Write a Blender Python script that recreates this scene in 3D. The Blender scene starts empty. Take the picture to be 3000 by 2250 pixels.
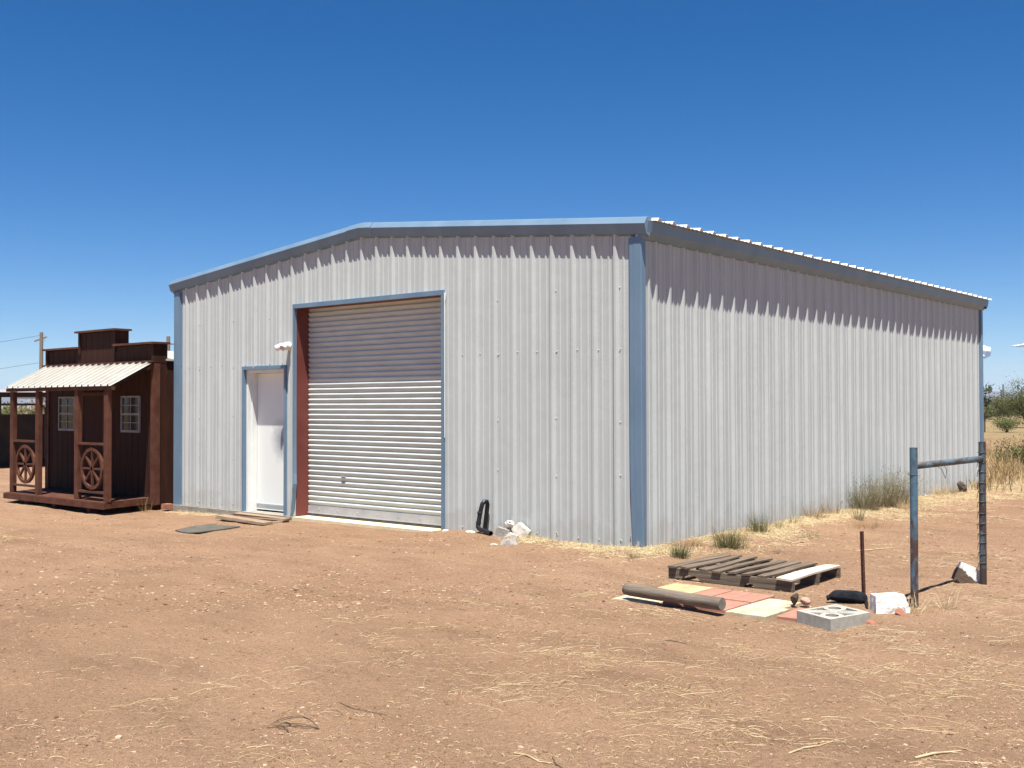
import bpy, math, random
import numpy as np
from mathutils import Vector, Matrix
random.seed(7); RNG = np.random.default_rng(11)
S = bpy.context.scene
COL = S.collection
R = math.radians

# ------------------------------------------------------------------ helpers
def tag(o, label=None, cat=None, group=None, kind=None):
    if label: o['label'] = label
    if cat: o['category'] = cat
    if group: o['group'] = group
    if kind: o['kind'] = kind
    return o

def empty(name, loc, label=None, cat=None, group=None):
    o = bpy.data.objects.new(name, None); COL.objects.link(o)
    o.empty_display_size = .1
    o.location = loc
    return tag(o, label, cat, group)

def base_of(p):
    while p is not None and p.parent is not None: p = p.parent
    return Vector(p.location) if p is not None else Vector((0, 0, 0))

class MB:
    """collects world-space shapes, links them as one mesh"""
    def __init__(s): s.v = []; s.f = []
    def add(s, vs, fs):
        n = len(s.v); s.v += [tuple(map(float, p)) for p in vs]; s.f += [tuple(i + n for i in f) for f in fs]; return s
    def box(s, x0, x1, y0, y1, z0, z1):
        vs = [(x, y, z) for z in (z0, z1) for y in (y0, y1) for x in (x0, x1)]
        return s.add(vs, [(0, 2, 3, 1), (4, 5, 7, 6), (0, 1, 5, 4), (2, 6, 7, 3), (0, 4, 6, 2), (1, 3, 7, 5)])
    def beam(s, a, b, w, h, up=(0, 0, 1), jit=0):
        a = Vector(a); b = Vector(b); d = (b - a).normalized(); u = Vector(up)
        sd = d.cross(u).normalized(); u = sd.cross(d)
        vs = []
        for p in (a, b):
            for i, j in ((-1, -1), (1, -1), (1, 1), (-1, 1)):
                q = p + sd * i * w / 2 + u * j * h / 2
                if jit: q += Vector([random.uniform(-jit, jit) for _ in range(3)])
                vs.append(q)
        return s.add(vs, [(0, 1, 2, 3), (7, 6, 5, 4), (0, 4, 5, 1), (1, 5, 6, 2), (2, 6, 7, 3), (3, 7, 4, 0)])
    def tube(s, pts, r, n=8, cap=True):
        pts = [Vector(p) for p in pts]; rs = r if isinstance(r, (list, tuple)) else [r] * len(pts)
        base = len(s.v); ref = None
        for i, p in enumerate(pts):
            d = (pts[min(i + 1, len(pts) - 1)] - pts[max(i - 1, 0)]).normalized()
            if ref is None: ref = Vector((0, 0, 1)) if abs(d.z) < .9 else Vector((1, 0, 0))
            a = d.cross(ref).normalized(); b = a.cross(d); ref = b
            for k in range(n):
                t = 2 * math.pi * k / n
                s.v.append(tuple(p + (a * math.cos(t) + b * math.sin(t)) * rs[i]))
        for i in range(len(pts) - 1):
            for k in range(n):
                k2 = (k + 1) % n
                s.f.append((base + i * n + k, base + i * n + k2, base + (i + 1) * n + k2, base + (i + 1) * n + k))
        if cap:
            s.f.append(tuple(base + k for k in range(n))[::-1])
            e = base + (len(pts) - 1) * n
            s.f.append(tuple(e + k for k in range(n)))
        return s
    def sweep(s, prof, ends, cap=True):
        """profile list of (dx,dy,dz) offsets placed at each point of ends"""
        base = len(s.v); n = len(prof)
        for e in ends:
            for p in prof: s.v.append((e[0] + p[0], e[1] + p[1], e[2] + p[2]))
        for i in range(len(ends) - 1):
            for k in range(n - 1):
                s.f.append((base + i * n + k, base + i * n + k + 1, base + (i + 1) * n + k + 1, base + (i + 1) * n + k))
        if cap:
            s.f.append(tuple(range(base, base + n))); e = base + (len(ends) - 1) * n
            s.f.append(tuple(range(e + n - 1, e - 1, -1)))
        return s
    def build(s, name, mat, parent=None, smooth=False, bevel=0):
        off = base_of(parent)
        me = bpy.data.meshes.new(name)
        me.from_pydata([(x - off.x, y - off.y, z - off.z) for x, y, z in s.v], [], s.f)
        me.update()
        o = bpy.data.objects.new(name, me); COL.objects.link(o)
        if mat: me.materials.append(mat)
        if parent: o.parent = parent
        if smooth:
            me.polygons.foreach_set('use_smooth', [True] * len(me.polygons))
        if bevel:
            m = o.modifiers.new('bevel', 'BEVEL'); m.width = bevel; m.segments = 2; m.limit_method = 'ANGLE'
        return o

def npmesh(name, V, F, mat, parent=None, smooth=False, off=(0, 0, 0)):
    """fast mesh from numpy: V (n,3), F (m,k)"""
    me = bpy.data.meshes.new(name)
    V = np.asarray(V, np.float32) - np.asarray(off, np.float32); F = np.asarray(F, np.int32)
    me.vertices.add(len(V)); me.vertices.foreach_set('co', V.ravel())
    k = F.shape[1]
    me.loops.add(F.size); me.loops.foreach_set('vertex_index', F.ravel())
    me.polygons.add(len(F)); me.polygons.foreach_set('loop_start', np.arange(0, F.size, k, dtype=np.int32))
    me.polygons.foreach_set('use_smooth', np.full(len(F), bool(smooth)))
    me.update(calc_edges=True); me.validate()
    if mat: me.materials.append(mat)
    o = bpy.data.objects.new(name, me); COL.objects.link(o)
    if parent: o.parent = parent
    return o

# ------------------------------------------------------------------ noise / ground height
def _h(i, j, sd):
    n = (i.astype(np.int64) * 374761393 + j.astype(np.int64) * 668265263 + sd * 1442695041) & 0x7fffffff
    n = ((n ^ (n >> 13)) * 1274126177) & 0x7fffffff
    return ((n ^ (n >> 16)) & 0xffff) / 65535.0
def vn(x, y, sd=0):
    x = np.asarray(x, float); y = np.asarray(y, float)
    i = np.floor(x); j = np.floor(y); fx = x - i; fy = y - j
    fx = fx * fx * (3 - 2 * fx); fy = fy * fy * (3 - 2 * fy)
    a = _h(i, j, sd); b = _h(i + 1, j, sd); c = _h(i, j + 1, sd); d = _h(i + 1, j + 1, sd)
    return (a * (1 - fx) + b * fx) * (1 - fy) + (c * (1 - fx) + d * fx) * fy - .5
def sst(a, b, x):
    t = np.clip((np.asarray(x, float) - a) / (b - a), 0, 1); return t * t * (3 - 2 * t)
def gz(x, y):
    x = np.asarray(x, float); y = np.asarray(y, float)
    base = -.115 * sst(-4.5, -9.5, x) - .045 * sst(-2.7, -3.6, x) * sst(-9.5, -4.5, x)
    base = base + .05 * np.exp(-(((x + 2.3) / .9) ** 2 + ((y + .2) / .45) ** 2))
    base = base + .035 * np.exp(-(((x - .2) / .9) ** 2 + ((y - 4) / 7) ** 4)) * sst(0.9, .2, np.abs(x - .3))
    far = sst(25, 90, np.hypot(x, y))
    n = .05 * vn(x / 3.1, y / 3.1, 1) + .022 * vn(x / .9, y / .9, 2) + .016 * vn(x / .33, y / .33, 3) \
        + .010 * vn(x / .13, y / .13, 4)
    # faint wheel ruts sweeping across the yard on the left
    w = y + 3.6 + .12 * (x + 4) + .02 * (x + 4) ** 2
    rut = -.045 * (np.exp(-(w / .20) ** 2) + np.exp(-((w - 1.5) / .20) ** 2)) * (.6 + .8 * vn(x / .5, y / .5, 9)) * sst(1.5, -1.5, x)
    near = sst(.0, .45, np.maximum.reduce([-x - 9.3, -y, x, y - 12.3]))   # calmer next to the walls
    n = n * (.35 + .65 * near) * (1 - .8 * np.exp(-(((x - 2.2) / 1.4) ** 2 + ((y + 1.7) / 1.3) ** 2) ** 2))
    return base + n * (1 - far) + rut + far * (.35 * vn(x / 40, y / 40, 5))
def gzf(x, y): return float(gz(np.array([x]), np.array([y]))[0])

# ------------------------------------------------------------------ materials
def mat(name):
    m = bpy.data.materials.new(name); m.use_nodes = True
    nt = m.node_tree; b = nt.nodes['Principled BSDF']
    return m, nt, b
def N(nt, t, **kw):
    n = nt.nodes.new(t)
    for k, v in kw.items():
        if k in n.inputs.keys(): n.inputs[k].default_value = v
        else: setattr(n, k, v)
    return n
def coords(nt): return N(nt, 'ShaderNodeTexCoord').outputs['Object']
def ramp(nt, src, stops):
    r = nt.nodes.new('ShaderNodeValToRGB'); nt.links.new(src, r.inputs[0])
    e = r.color_ramp.elements
    while len(e) < len(stops): e.new(.5)
    for i, (p, c) in enumerate(stops): e[i].position = p; e[i].color = (*c, 1) if len(c) == 3 else c
    return r
def noise(nt, scale, detail=4, rough=.55, vec=None, stretch=None):
    n = N(nt, 'ShaderNodeTexNoise'); n.inputs['Scale'].default_value = scale
    n.inputs['Detail'].default_value = detail; n.inputs['Roughness'].default_value = rough
    v = vec or coords(nt)
    if stretch:
        mp = N(nt, 'ShaderNodeMapping'); mp.inputs['Scale'].default_value = stretch
        nt.links.new(v, mp.inputs[0]); v = mp.outputs[0]
    nt.links.new(v, n.inputs['Vector']); return n
def bump(nt, b, src, dist, strength=1):
    u = N(nt, 'ShaderNodeBump'); u.inputs['Distance'].default_value = dist; u.inputs['Strength'].default_value = strength
    nt.links.new(src, u.inputs['Height']); nt.links.new(u.outputs[0], b.inputs['Normal']); return u
def mix(nt, f, a, b, mode='MIX'):
    m = N(nt, 'ShaderNodeMix', data_type='RGBA', blend_type=mode)
    for s, i in ((f, 0), (a, 6), (b, 7)):
        if isinstance(s, (int, float)): m.inputs[i].default_value = s
        elif isinstance(s, tuple): m.inputs[i].default_value = (*s, 1)
        else: nt.links.new(s, m.inputs[i])
    return m.outputs[2]
def simple(name, c1, c2, scale=6, rough=.7, spec=.3, stretch=None, bmp=0, bscale=None, metal=0, lo=.35, hi=.65):
    m, nt, b = mat(name)
    n = noise(nt, scale, 5, .6, stretch=stretch)
    r = ramp(nt, n.outputs[0], [(lo, c1), (hi, c2)])
    nt.links.new(r.outputs[0], b.inputs['Base Color'])
    b.inputs['Roughness'].default_value = rough; b.inputs['Specular IOR Level'].default_value = spec
    b.inputs['Metallic'].default_value = metal
    if bmp:
        n2 = noise(nt, bscale or scale * 4, 4, .6, stretch=stretch); bump(nt, b, n2.outputs[0], bmp)
    return m

def m_siding(name, c, dusty=True):
    m, nt, b = mat(name)
    v = coords(nt)
    n = noise(nt, 2.2, 4, .6, v, (1, 1, .35)); r = ramp(nt, n.outputs[0], [(.3, tuple(x * .9 for x in c)), (.7, c)])
    n2 = noise(nt, 14, 5, .7, v, (1, 1, .12)); r2 = ramp(nt, n2.outputs[0], [(.52, (1, 1, 1)), (.8, (.82, .81, .80))])
    col = mix(nt, .5, r.outputs[0], r2.outputs[0], 'MULTIPLY')
    # scuffs
    n3 = noise(nt, 1.3, 8, .75, v); r3 = ramp(nt, n3.outputs[0], [(.60, (1, 1, 1)), (.74, (.74, .73, .73))])
    col = mix(nt, .3, col, r3.outputs[0], 'MULTIPLY')
    if dusty:   # splashed red dust along the foot of the sheets, ragged edge
        sp = N(nt, 'ShaderNodeSeparateXYZ'); nt.links.new(v, sp.inputs[0])
        nn = noise(nt, 3.2, 6, .7, v)
        ad = N(nt, 'ShaderNodeMath', operation='MULTIPLY_ADD'); nt.links.new(nn.outputs[0], ad.inputs[0]); ad.inputs[1].default_value = -1.3
        nt.links.new(sp.outputs[2], ad.inputs[2])
        rr = ramp(nt, ad.outputs[0], [(.0, (.75, .75, .75)), (.2, (0, 0, 0))])
        ad2 = N(nt, 'ShaderNodeMath', operation='ADD'); nt.links.new(ad.outputs[0], ad2.inputs[0]); ad2.inputs[1].default_value = .52
        nt.links.new(ad2.outputs[0], rr.inputs[0])
        f = N(nt, 'ShaderNodeMath', operation='MULTIPLY'); nt.links.new(rr.outputs[0], f.inputs[0]); f.inputs[1].default_value = .26
        col = mix(nt, f.outputs[0], col, (.30, .24, .19))
    nt.links.new(col, b.inputs['Base Color'])
    b.inputs['Roughness'].default_value = .6; b.inputs['Specular IOR Level'].default_value = .18
    nb = noise(nt, 5, 3, .5, v); bump(nt, b, nb.outputs[0], .006, .5)
    return m

def m_ground():
    m, nt, b = mat('dirt'); v = coords(nt)
    n1 = noise(nt, .35, 4, .55, v); n2 = noise(nt, 1.5, 8, .68, v, (.55, 1.25, 1)); n3 = noise(nt, 38, 5, .7, v); n4 = noise(nt, 170, 3, .6, v)
    c = ramp(nt, n1.outputs[0], [(.35, GROUND_A), (.65, GROUND_B)]).outputs[0]
    r2 = ramp(nt, n2.outputs[0], [(.28, (.74, .72, .70)), (.48, (1, 1, 1)), (.72, (1.2, 1.2, 1.2))])
    c = mix(nt, .9, c, r2.outputs[0], 'MULTIPLY')
    r3 = ramp(nt, n3.outputs[0], [(.28, (.5, .46, .44)), (.46, (1, 1, 1)), (.66, (1.12, 1.14, 1.16)), (.76, (1.5, 1.55, 1.6))])
    c = mix(nt, .8, c, r3.outputs[0], 'MULTIPLY')
    r4 = ramp(nt, n4.outputs[0], [(.30, (.42, .38, .36)), (.47, (1, 1, 1)), (.66, (1.35, 1.38, 1.4))])
    c = mix(nt, .9, c, r4.outputs[0], 'MULTIPLY')
    # far away the yard gives way to dry grass plain
    ge = N(nt, 'ShaderNodeSeparateXYZ'); nt.links.new(v, ge.inputs[0])
    ln = N(nt, 'ShaderNodeVectorMath', operation='LENGTH'); nt.links.new(v, ln.inputs[0])
    mr = N(nt, 'ShaderNodeMapRange'); mr.inputs[1].default_value = 26; mr.inputs[2].default_value = 60
    nt.links.new(ln.outputs['Value'], mr.inputs[0])
    nf = noise(nt, .12, 6, .7, v); rf = ramp(nt, nf.outputs[0], [(.35, (.21, .15, .075)), (.55, (.26, .19, .10)), (.72, (.13, .11, .055))])
    c = mix(nt, mr.outputs[0], c, rf.outputs[0])
    nt.links.new(c, b.inputs['Base Color'])
    b.inputs['Roughness'].default_value = .95; b.inputs['Specular IOR Level'].default_value = .12
    h1 = noise(nt, 24, 6, .7, v); h2 = noise(nt, 110, 5, .7, v)
    ad = N(nt, 'ShaderNodeMath', operation='MULTIPLY_ADD'); nt.links.new(h2.outputs[0], ad.inputs[0]); ad.inputs[1].default_value = .38
    nt.links.new(h1.outputs[0], ad.inputs[2])
    bump(nt, b, ad.outputs[0], .032, 1.0)
    return m

def m_island(name, stops, rough=.85, spec=.15, trans=0):
    """colour picked per loose piece (each straw, leaf, pebble its own)"""
    m, nt, b = mat(name)
    g = N(nt, 'ShaderNodeNewGeometry')
    r = ramp(nt, g.outputs['Random Per Island'], stops)
    nt.links.new(r.outputs[0], b.inputs['Base Color'])
    b.inputs['Roughness'].default_value = rough; b.inputs['Specular IOR Level'].default_value = spec
    if trans:
        t = N(nt, 'ShaderNodeBsdfTranslucent'); nt.links.new(r.outputs[0], t.inputs[0])
        ms = N(nt, 'ShaderNodeMixShader'); ms.inputs[0].default_value = trans
        out = nt.nodes['Material Output']
        nt.links.new(b.outputs[0], ms.inputs[1]); nt.links.new(t.outputs[0], ms.inputs[2]); nt.links.new(ms.outputs[0], out.inputs[0])
    return m

def m_paint_rust(name, paint, rust, lo, hi, scale=9, stretch=(1, 1, .35)):
    m, nt, b = mat(name); v = coords(nt)
    n = noise(nt, scale, 8, .72, v, stretch); n2 = noise(nt, 30, 4, .6, v)
    pr = ramp(nt, n2.outputs[0], [(.3, tuple(x * .8 for x in paint)), (.7, tuple(min(1, x * 1.25) for x in paint))])
    f = ramp(nt, n.outputs[0], [(lo, (0, 0, 0)), (hi, (1, 1, 1))])
    sp_ = N(nt, 'ShaderNodeSeparateXYZ'); nt.links.new(v, sp_.inputs[0])
    za = N(nt, 'ShaderNodeMath', operation='MULTIPLY_ADD'); nt.links.new(n.outputs[0], za.inputs[0]); za.inputs[1].default_value = .16; nt.links.new(sp_.outputs[2], za.inputs[2])
    zr = ramp(nt, za.outputs[0], [(.22, (1, 1, 1)), (.25, (0, 0, 0)), (.535, (0, 0, 0)), (.545, (.9, .9, .9)), (.615, (.9, .9, .9)), (.63, (0, 0, 0))])
    fm = N(nt, 'ShaderNodeMath', operation='MAXIMUM'); nt.links.new(f.outputs[0], fm.inputs[0]); nt.links.new(zr.outputs[0], fm.inputs[1])
    c = mix(nt, fm.outputs[0], pr.outputs[0], rust)
    nt.links.new(c, b.inputs['Base Color']); b.inputs['Roughness'].default_value = .6
    bump(nt, b, n.outputs[0], .003)
    return m

def m_wood(name, c1, c2, c3, axis='x', spec=.2):
    m, nt, b = mat(name); v = coords(nt)
    st = {'x': (1.2, 30, 30), 'y': (30, 1.2, 30), 'z': (30, 30, 1.2)}[axis]
    n = noise(nt, 1.6, 7, .7, v, st); r = ramp(nt, n.outputs[0], [(.25, c1), (.5, c2), (.75, c3)])
    g = N(nt, 'ShaderNodeNewGeometry'); rr = ramp(nt, g.outputs['Random Per Island'], [(0, (.72, .72, .72)), (1, (1.15, 1.12, 1.08))])
    c = mix(nt, 1., r.outputs[0], rr.outputs[0], 'MULTIPLY')
    nt.links.new(c, b.inputs['Base Color']); b.inputs['Roughness'].default_value = .85; b.inputs['Specular IOR Level'].default_value = spec
    bump(nt, b, n.outputs[0], .006)
    return m

GROUND_A = (.262, .160, .096); GROUND_B = (.312, .195, .120)
M = {}
M['dirt'] = m_ground()
M['siding'] = m_siding('siding_paint', (.485, .515, .502))
M['roof'] = simple('roof_sheet', (.72, .71, .69), (.80, .79, .77), 2, .42, .4)
M['blue'] = simple('blue_trim_paint', (.122, .196, .276), (.158, .238, .32), 2.2, .42, .4, (1, 1, .4), .003, 6)
M['red'] = simple('red_oxide_steel', (.135, .035, .028), (.175, .048, .038), 3, .55, .3)
M['curtain'] = simple('galvanised_curtain', (.47, .505, .475), (.55, .58, .555), 2.5, .5, .22, (1, 1, 6))
M['bar'] = simple('door_bar', (.33, .33, .34), (.42, .42, .42), 4, .5, .4)
M['concrete'] = simple('concrete', (.25, .225, .19), (.36, .33, .28), 7, .9, .2, None, .006, 60)
M['sill'] = simple('dusty_floor', (.62, .52, .34), (.72, .62, .42), 6, .9, .2, None, .003, 40)
M['white'] = simple('white_paint', (.73, .755, .72), (.79, .81, .78), 5, .5, .4)
M['whitelamp'] = simple('white_lamp_housing', (.74, .73, .71), (.8, .79, .77), 5, .4, .4)
M['lens'] = simple('lamp_lens', (.42, .40, .38), (.5, .48, .46), 20, .25, .5)
M['seal'] = simple('dark_rubber', (.05, .05, .05), (.08, .08, .08), 8, .7)
M['brown'] = simple('brown_stain', (.033, .0125, .0075), (.052, .020, .012), 4, .75, .15, (3, 3, .4), .004, 30)  # wall brown, colour darkened below the boards to deepen the porch shade
M['brown2'] = simple('brown_board', (.078, .030, .018), (.128, .054, .034), 5, .75, .15, None, .002, 40)
M['porchroof'] = simple('cream_roof_sheet', (.40, .385, .34), (.47, .455, .41), 3, .45, .35)
M['muntin'] = simple('shade_greyed_window_frame', (.22, .215, .22), (.32, .31, .32), 8, .6, .3)  # white frames greyed in the colour itself to stand for porch shade
M['glass'] = simple('window_glass', (.022, .022, .022), (.04, .038, .034), 3, .08, .3)
M['black'] = simple('black_plastic', (.012, .012, .013), (.022, .022, .024), 12, .38, .4)
M['fabric'] = simple('black_cloth', (.010, .011, .014), (.022, .024, .030), 18, .9, .1, None, .008, 40)
M['rubbermat'] = simple('rubber_mat', (.085, .080, .070), (.135, .125, .105), 9, .95, .1, None, .004, 60)
M['palletwood'] = m_wood('weathered_pallet', (.060, .045, .033), (.150, .115, .085), (.29, .23, .17), 'y')
M['stringerwood'] = m_wood('grey_stringer', (.065, .052, .040), (.15, .122, .092), (.25, .21, .16), 'x')
M['palewood'] = m_wood('pale_pallet_board', (.40, .33, .25), (.58, .50, .40), (.70, .63, .53), 'y')
M['plank'] = m_wood('grey_plank', (.16, .11, .075), (.30, .22, .15), (.42, .32, .22), 'x')
M['logwood'] = m_wood('weathered_log', (.085, .07, .055), (.175, .145, .115), (.25, .215, .175), 'x')
M['logend'] = simple('log_end', (.16, .145, .12), (.24, .22, .185), 25, .9, .1, None, .004, 50)
def m_paver(name, a, c, sc=9):
    m, nt, b = mat(name); v = coords(nt); n = noise(nt, sc, 6, .65, v); r = ramp(nt, n.outputs[0], [(.33, a), (.66, c)])
    d = noise(nt, 7, 7, .72, v); f = ramp(nt, d.outputs[0], [(.50, (0, 0, 0)), (.68, (.7, .7, .7))])
    g = noise(nt, 120, 3, .6, v); gr = ramp(nt, g.outputs[0], [(.3, (.8, .8, .8)), (.6, (1.06, 1.06, 1.06))])
    col = mix(nt, f.outputs[0], r.outputs[0], (.30, .18, .11)); col = mix(nt, .8, col, gr.outputs[0], 'MULTIPLY')
    nt.links.new(col, b.inputs['Base Color']); b.inputs['Roughness'].default_value = .92; b.inputs['Specular IOR Level'].default_value = .12; bump(nt, b, g.outputs[0], .003)
    return m
M['pred'] = m_paver('red_paver', (.36, .165, .12), (.43, .215, .16))
M['pcream'] = m_paver('cream_paver', (.48, .41, .27), (.58, .51, .36), 5)
M['pyellow'] = m_paver('yellow_paver', (.46, .29, .14), (.60, .47, .27), 4)
M['block'] = simple('grey_block', (.20, .185, .155), (.27, .25, .215), 30, .95, .1, None, .006, 120)
M['blocktop'] = simple('white_block_face', (.35, .33, .28), (.44, .42, .365), 20, .95, .1, None, .003, 90)
M['rockwhite'] = simple('white_painted_rock', (.52, .47, .39), (.82, .80, .75), 7, .9, .2, None, .02, 18, lo=.3, hi=.5)
M['rockpart'] = simple('half_painted_rock', (.12, .075, .05), (.80, .78, .73), 3.2, .9, .2, None, .02, 18, lo=.46, hi=.52)
m, nt, b = mat('half_painted_rock'); v = coords(nt)
vm = N(nt, 'ShaderNodeVectorMath', operation='DOT_PRODUCT'); vm.inputs[1].default_value = (.75, .5, 1.0)
sb = N(nt, 'ShaderNodeVectorMath', operation='SUBTRACT'); sb.inputs[1].default_value = (3.53, -.06, .075); nt.links.new(v, sb.inputs[0]); nt.links.new(sb.outputs[0], vm.inputs[0])
nn = noise(nt, 26, 6, .7, v); ad = N(nt, 'ShaderNodeMath', operation='MULTIPLY_ADD'); nt.links.new(nn.outputs[0], ad.inputs[0]); ad.inputs[1].default_value = .10; nt.links.new(vm.outputs['Value'], ad.inputs[2])
rr = ramp(nt, ad.outputs[0], [(.048, (.10, .062, .042)), (.060, (.74, .72, .66))]); nt.links.new(rr.outputs[0], b.inputs['Base Color']); b.inputs['Roughness'].default_value = .9; bump(nt, b, nn.outputs[0], .012)
M['rockpart'] = m
M['rockgrey'] = simple('grey_rubble', (.24, .22, .20), (.42, .39, .36), 6, .9, .2, None, .015, 25)
M['rockpink'] = simple('pink_rock', (.33, .19, .14), (.46, .30, .23), 8, .9, .2, None, .02, 22)
M['rockpale'] = simple('pale_rubble', (.50, .45, .37), (.70, .66, .58), 6, .9, .2, None, .015, 25)
M['rockred'] = simple('red_rock', (.28, .12, .075), (.36, .17, .11), 8, .9, .2, None, .01, 25)
M['rockdark'] = simple('dark_rock', (.05, .04, .032), (.13, .10, .075), 6, .9, .2, None, .02, 20)
M['conglom'] = simple('speckled_rubble', (.10, .09, .075), (.62, .57, .48), 26, .9, .2, None, .02, 26, lo=.38, hi=.5)
M['pipe'] = m_paint_rust('blue_flaking_pipe', (.070, .135, .185), (.070, .038, .030), .53, .60)
M['pipe2'] = m_paint_rust('rusted_blue_pipe', (.085, .13, .155), (.048, .031, .026), .42, .56, 12)
M['pipe3'] = m_paint_rust('weathered_blue_rail', (.10, .15, .175), (.060, .040, .032), .44, .58, 7, (2.2, .5, 2.2))
M['darkpost'] = simple('dark_weathered_post', (.045, .038, .03), (.075, .062, .05), 4, .85, .15)
M['rust'] = simple('rusty_steel', (.055, .024, .020), (.115, .048, .040), 14, .8, .2, None, .004, 40)
M['wire'] = simple('old_wire', (.05, .04, .035), (.10, .085, .07), 20, .6, .4)
M['polewood'] = m_wood('pole_wood', (.14, .11, .08), (.22, .18, .14), (.28, .24, .19), 'z')
M['metalgrey'] = simple('grey_metal', (.35, .35, .35), (.5, .5, .5), 5, .5, .4)
M['stallpanel'] = simple('dark_stall_panel', (.018, .014, .012), (.035, .026, .02), 3, .7, .2)
M['stallpipe'] = simple('dark_stall_pipe', (.03, .03, .03), (.05, .05, .05), 6, .5, .3)
M['mount'] = simple('mountain_rock', (.09, .08, .075), (.15, .13, .115), .004, .95, .1)
M['cloud'] = simple('cloud_white', (.9, .9, .9), (.95, .95, .95), .01, 1, 0)
STRAW = [(0, (.15, .09, .05)), (.22, (.30, .20, .11)), (.35, (.40, .29, .16)), (.65, (.50, .385, .23)), (.9, (.57, .47, .30)), (1, (.14, .09, .05))]
M['straw'] = m_island('straw', STRAW)
M['gold'] = m_island('golden_straw', [(0, (.42, .31, .16)), (.4, (.62, .50, .29)), (.8, (.74, .64, .41)), (1, (.30, .21, .11))], trans=.2)
M['drygrass'] = m_island('dry_field_grass', [(0, (.27, .19, .085)), (.4, (.42, .31, .15)), (.8, (.52, .40, .21)), (1, (.22, .17, .08))], trans=.25)
M['green'] = m_island('green_blades', [(0, (.06, .075, .03)), (.45, (.11, .125, .05)), (.7, (.20, .19, .085)), (.85, (.40, .33, .16)), (1, (.48, .40, .21))], trans=.25)
M['olive'] = m_island('olive_weed', [(0, (.13, .125, .065)), (.5, (.22, .20, .115)), (.8, (.34, .285, .17)), (1, (.46, .38, .23))], trans=.25)
M['rustweed'] = m_island('brown_weed', [(0, (.20, .12, .05)), (.5, (.36, .23, .10)), (1, (.5, .36, .17))], trans=.25)
M['leaf'] = m_island('mesquite_leaf', [(0, (.065, .080, .028)), (.5, (.120, .135, .05)), (.85, (.19, .19, .08)), (1, (.27, .24, .11))], trans=.25)
M['leaf2'] = m_island('bright_leaf', [(0, (.07, .095, .03)), (.5, (.14, .165, .055)), (.85, (.24, .24, .09)), (1, (.36, .30, .14))], trans=.3)
M['leaf3'] = m_island('grey_leaf', [(0, (.07, .10, .06)), (.5, (.12, .16, .10)), (1, (.20, .24, .15))], trans=.25)
M['stem'] = simple('twig_bark', (.08, .06, .04), (.16, .12, .085), 20, .9, .1)
M['palestem'] = simple('pale_stick', (.36, .27, .16), (.55, .44, .28), 14, .9, .1)
M['pebble'] = m_island('pebbles', [(0, (.16, .085, .05)), (.35, (.25, .145, .09)), (.7, (.33, .21, .135)), (.93, (.45, .34, .24)), (1, (.09, .055, .035))])

# ------------------------------------------------------------------ ground: one sheet to the horizon
def axis(lo, hi, step, far):
    a = np.arange(lo, hi + 1e-6, step); out = []; d = step; x = hi
    while x < far: d *= 1.22; x += d; out.append(x)
    neg = []; d = step; x = lo
    while x > -far: d *= 1.22; x -= d; neg.append(x)
    return np.array(neg[::-1] + list(a) + out)
gx = axis(-13.5, 8.5, .05, 7500); gy = axis(-9.2, 5.0, .05, 7500)
X, Y = np.meshgrid(gx, gy)
Z = gz(X, Y)
nx, ny = len(gx), len(gy)
idx = np.arange(nx * ny).reshape(ny, nx)
F = np.stack([idx[:-1, :-1], idx[:-1, 1:], idx[1:, 1:], idx[1:, :-1]], -1).reshape(-1, 4)
ground = npmesh('ground', np.stack([X, Y, Z], -1).reshape(-1, 3), F, M['dirt'], smooth=True)
tag(ground, kind='structure')

# ------------------------------------------------------------------ metal building
W, L = 9.144, 12.192; P_ = .3048; SL = .096; XR = -W / 2
HE = 3.505                                  # wall height under the rake trim at the corners
def rake(x): return HE + SL * (W / 2 - abs(x - XR))
def roofz(x): return 3.686 + SL * (W / 2 - abs(x - XR))
PROF = [(-.041, 0), (-.0150, .036), (.0150, .036), (.041, 0), (.084, 0), (.092, .0085), (.112, .0085), (.12, 0), (.185, 0), (.193, .0085), (.213, .0085), (.221, 0)]
def ribline(a, b, first, extra=()):
    """break points (pos, height) of ribbed sheet between a and b"""
    pts = []
    k0 = math.floor((a - first) / P_) - 1
    k = k0
    while first + k * P_ < b + P_:
        for d, h in PROF: pts.append((first + k * P_ + d, h))
        k += 1
    def hat(x):
        for (p, h), (q, g) in zip(pts, pts[1:]):
            if p <= x <= q: return h + (g - h) * (x - p) / (q - p) if q > p else h
        return 0
    xs = [(p, h) for p, h in pts if a < p < b] + [(e, hat(e)) for e in (a, b, *extra)]
    return sorted(xs)
bld = empty('metal_building', (0, 0, 0), 'white ribbed metal workshop with blue trim, roll-up door and low gable roof', 'building')
FX0 = -8.857                                # first rib on the front
SY0 = .285                                  # first rib on the side
DO = (-7.285, -6.285, 2.172)                # opening of the small door
RO = (-6.041, -3.045, 3.052)                # opening of the roll-up door
front = MB()
xs = ribline(-W, 0, FX0, (DO[0], DO[1], RO[0], RO[1], XR))
for (a, ha), (b, hb) in zip(xs, xs[1:]):
    if b - a < 1e-6: continue
    mid = (a + b) / 2; zb = -.012 if mid < -3 else -.10
    if DO[0] < mid < DO[1]: zb = DO[2]
    if RO[0] < mid < RO[1]: zb = RO[2]
    zs = np.linspace(0, 1, 9)
    for t0, t1 in zip(zs, zs[1:]):
        q = []
        for x, h, t in ((a, ha, t0), (b, hb, t0), (b, hb, t1), (a, ha, t1)):
            zt = rake(x) + .02; z = zb + (zt - zb) * t
            wob = .004 * float(vn(x / .8, z / .9, 21))
            q.append((x, -h + wob, z))
        front.add(q, [(0, 1, 2, 3)])
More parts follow.
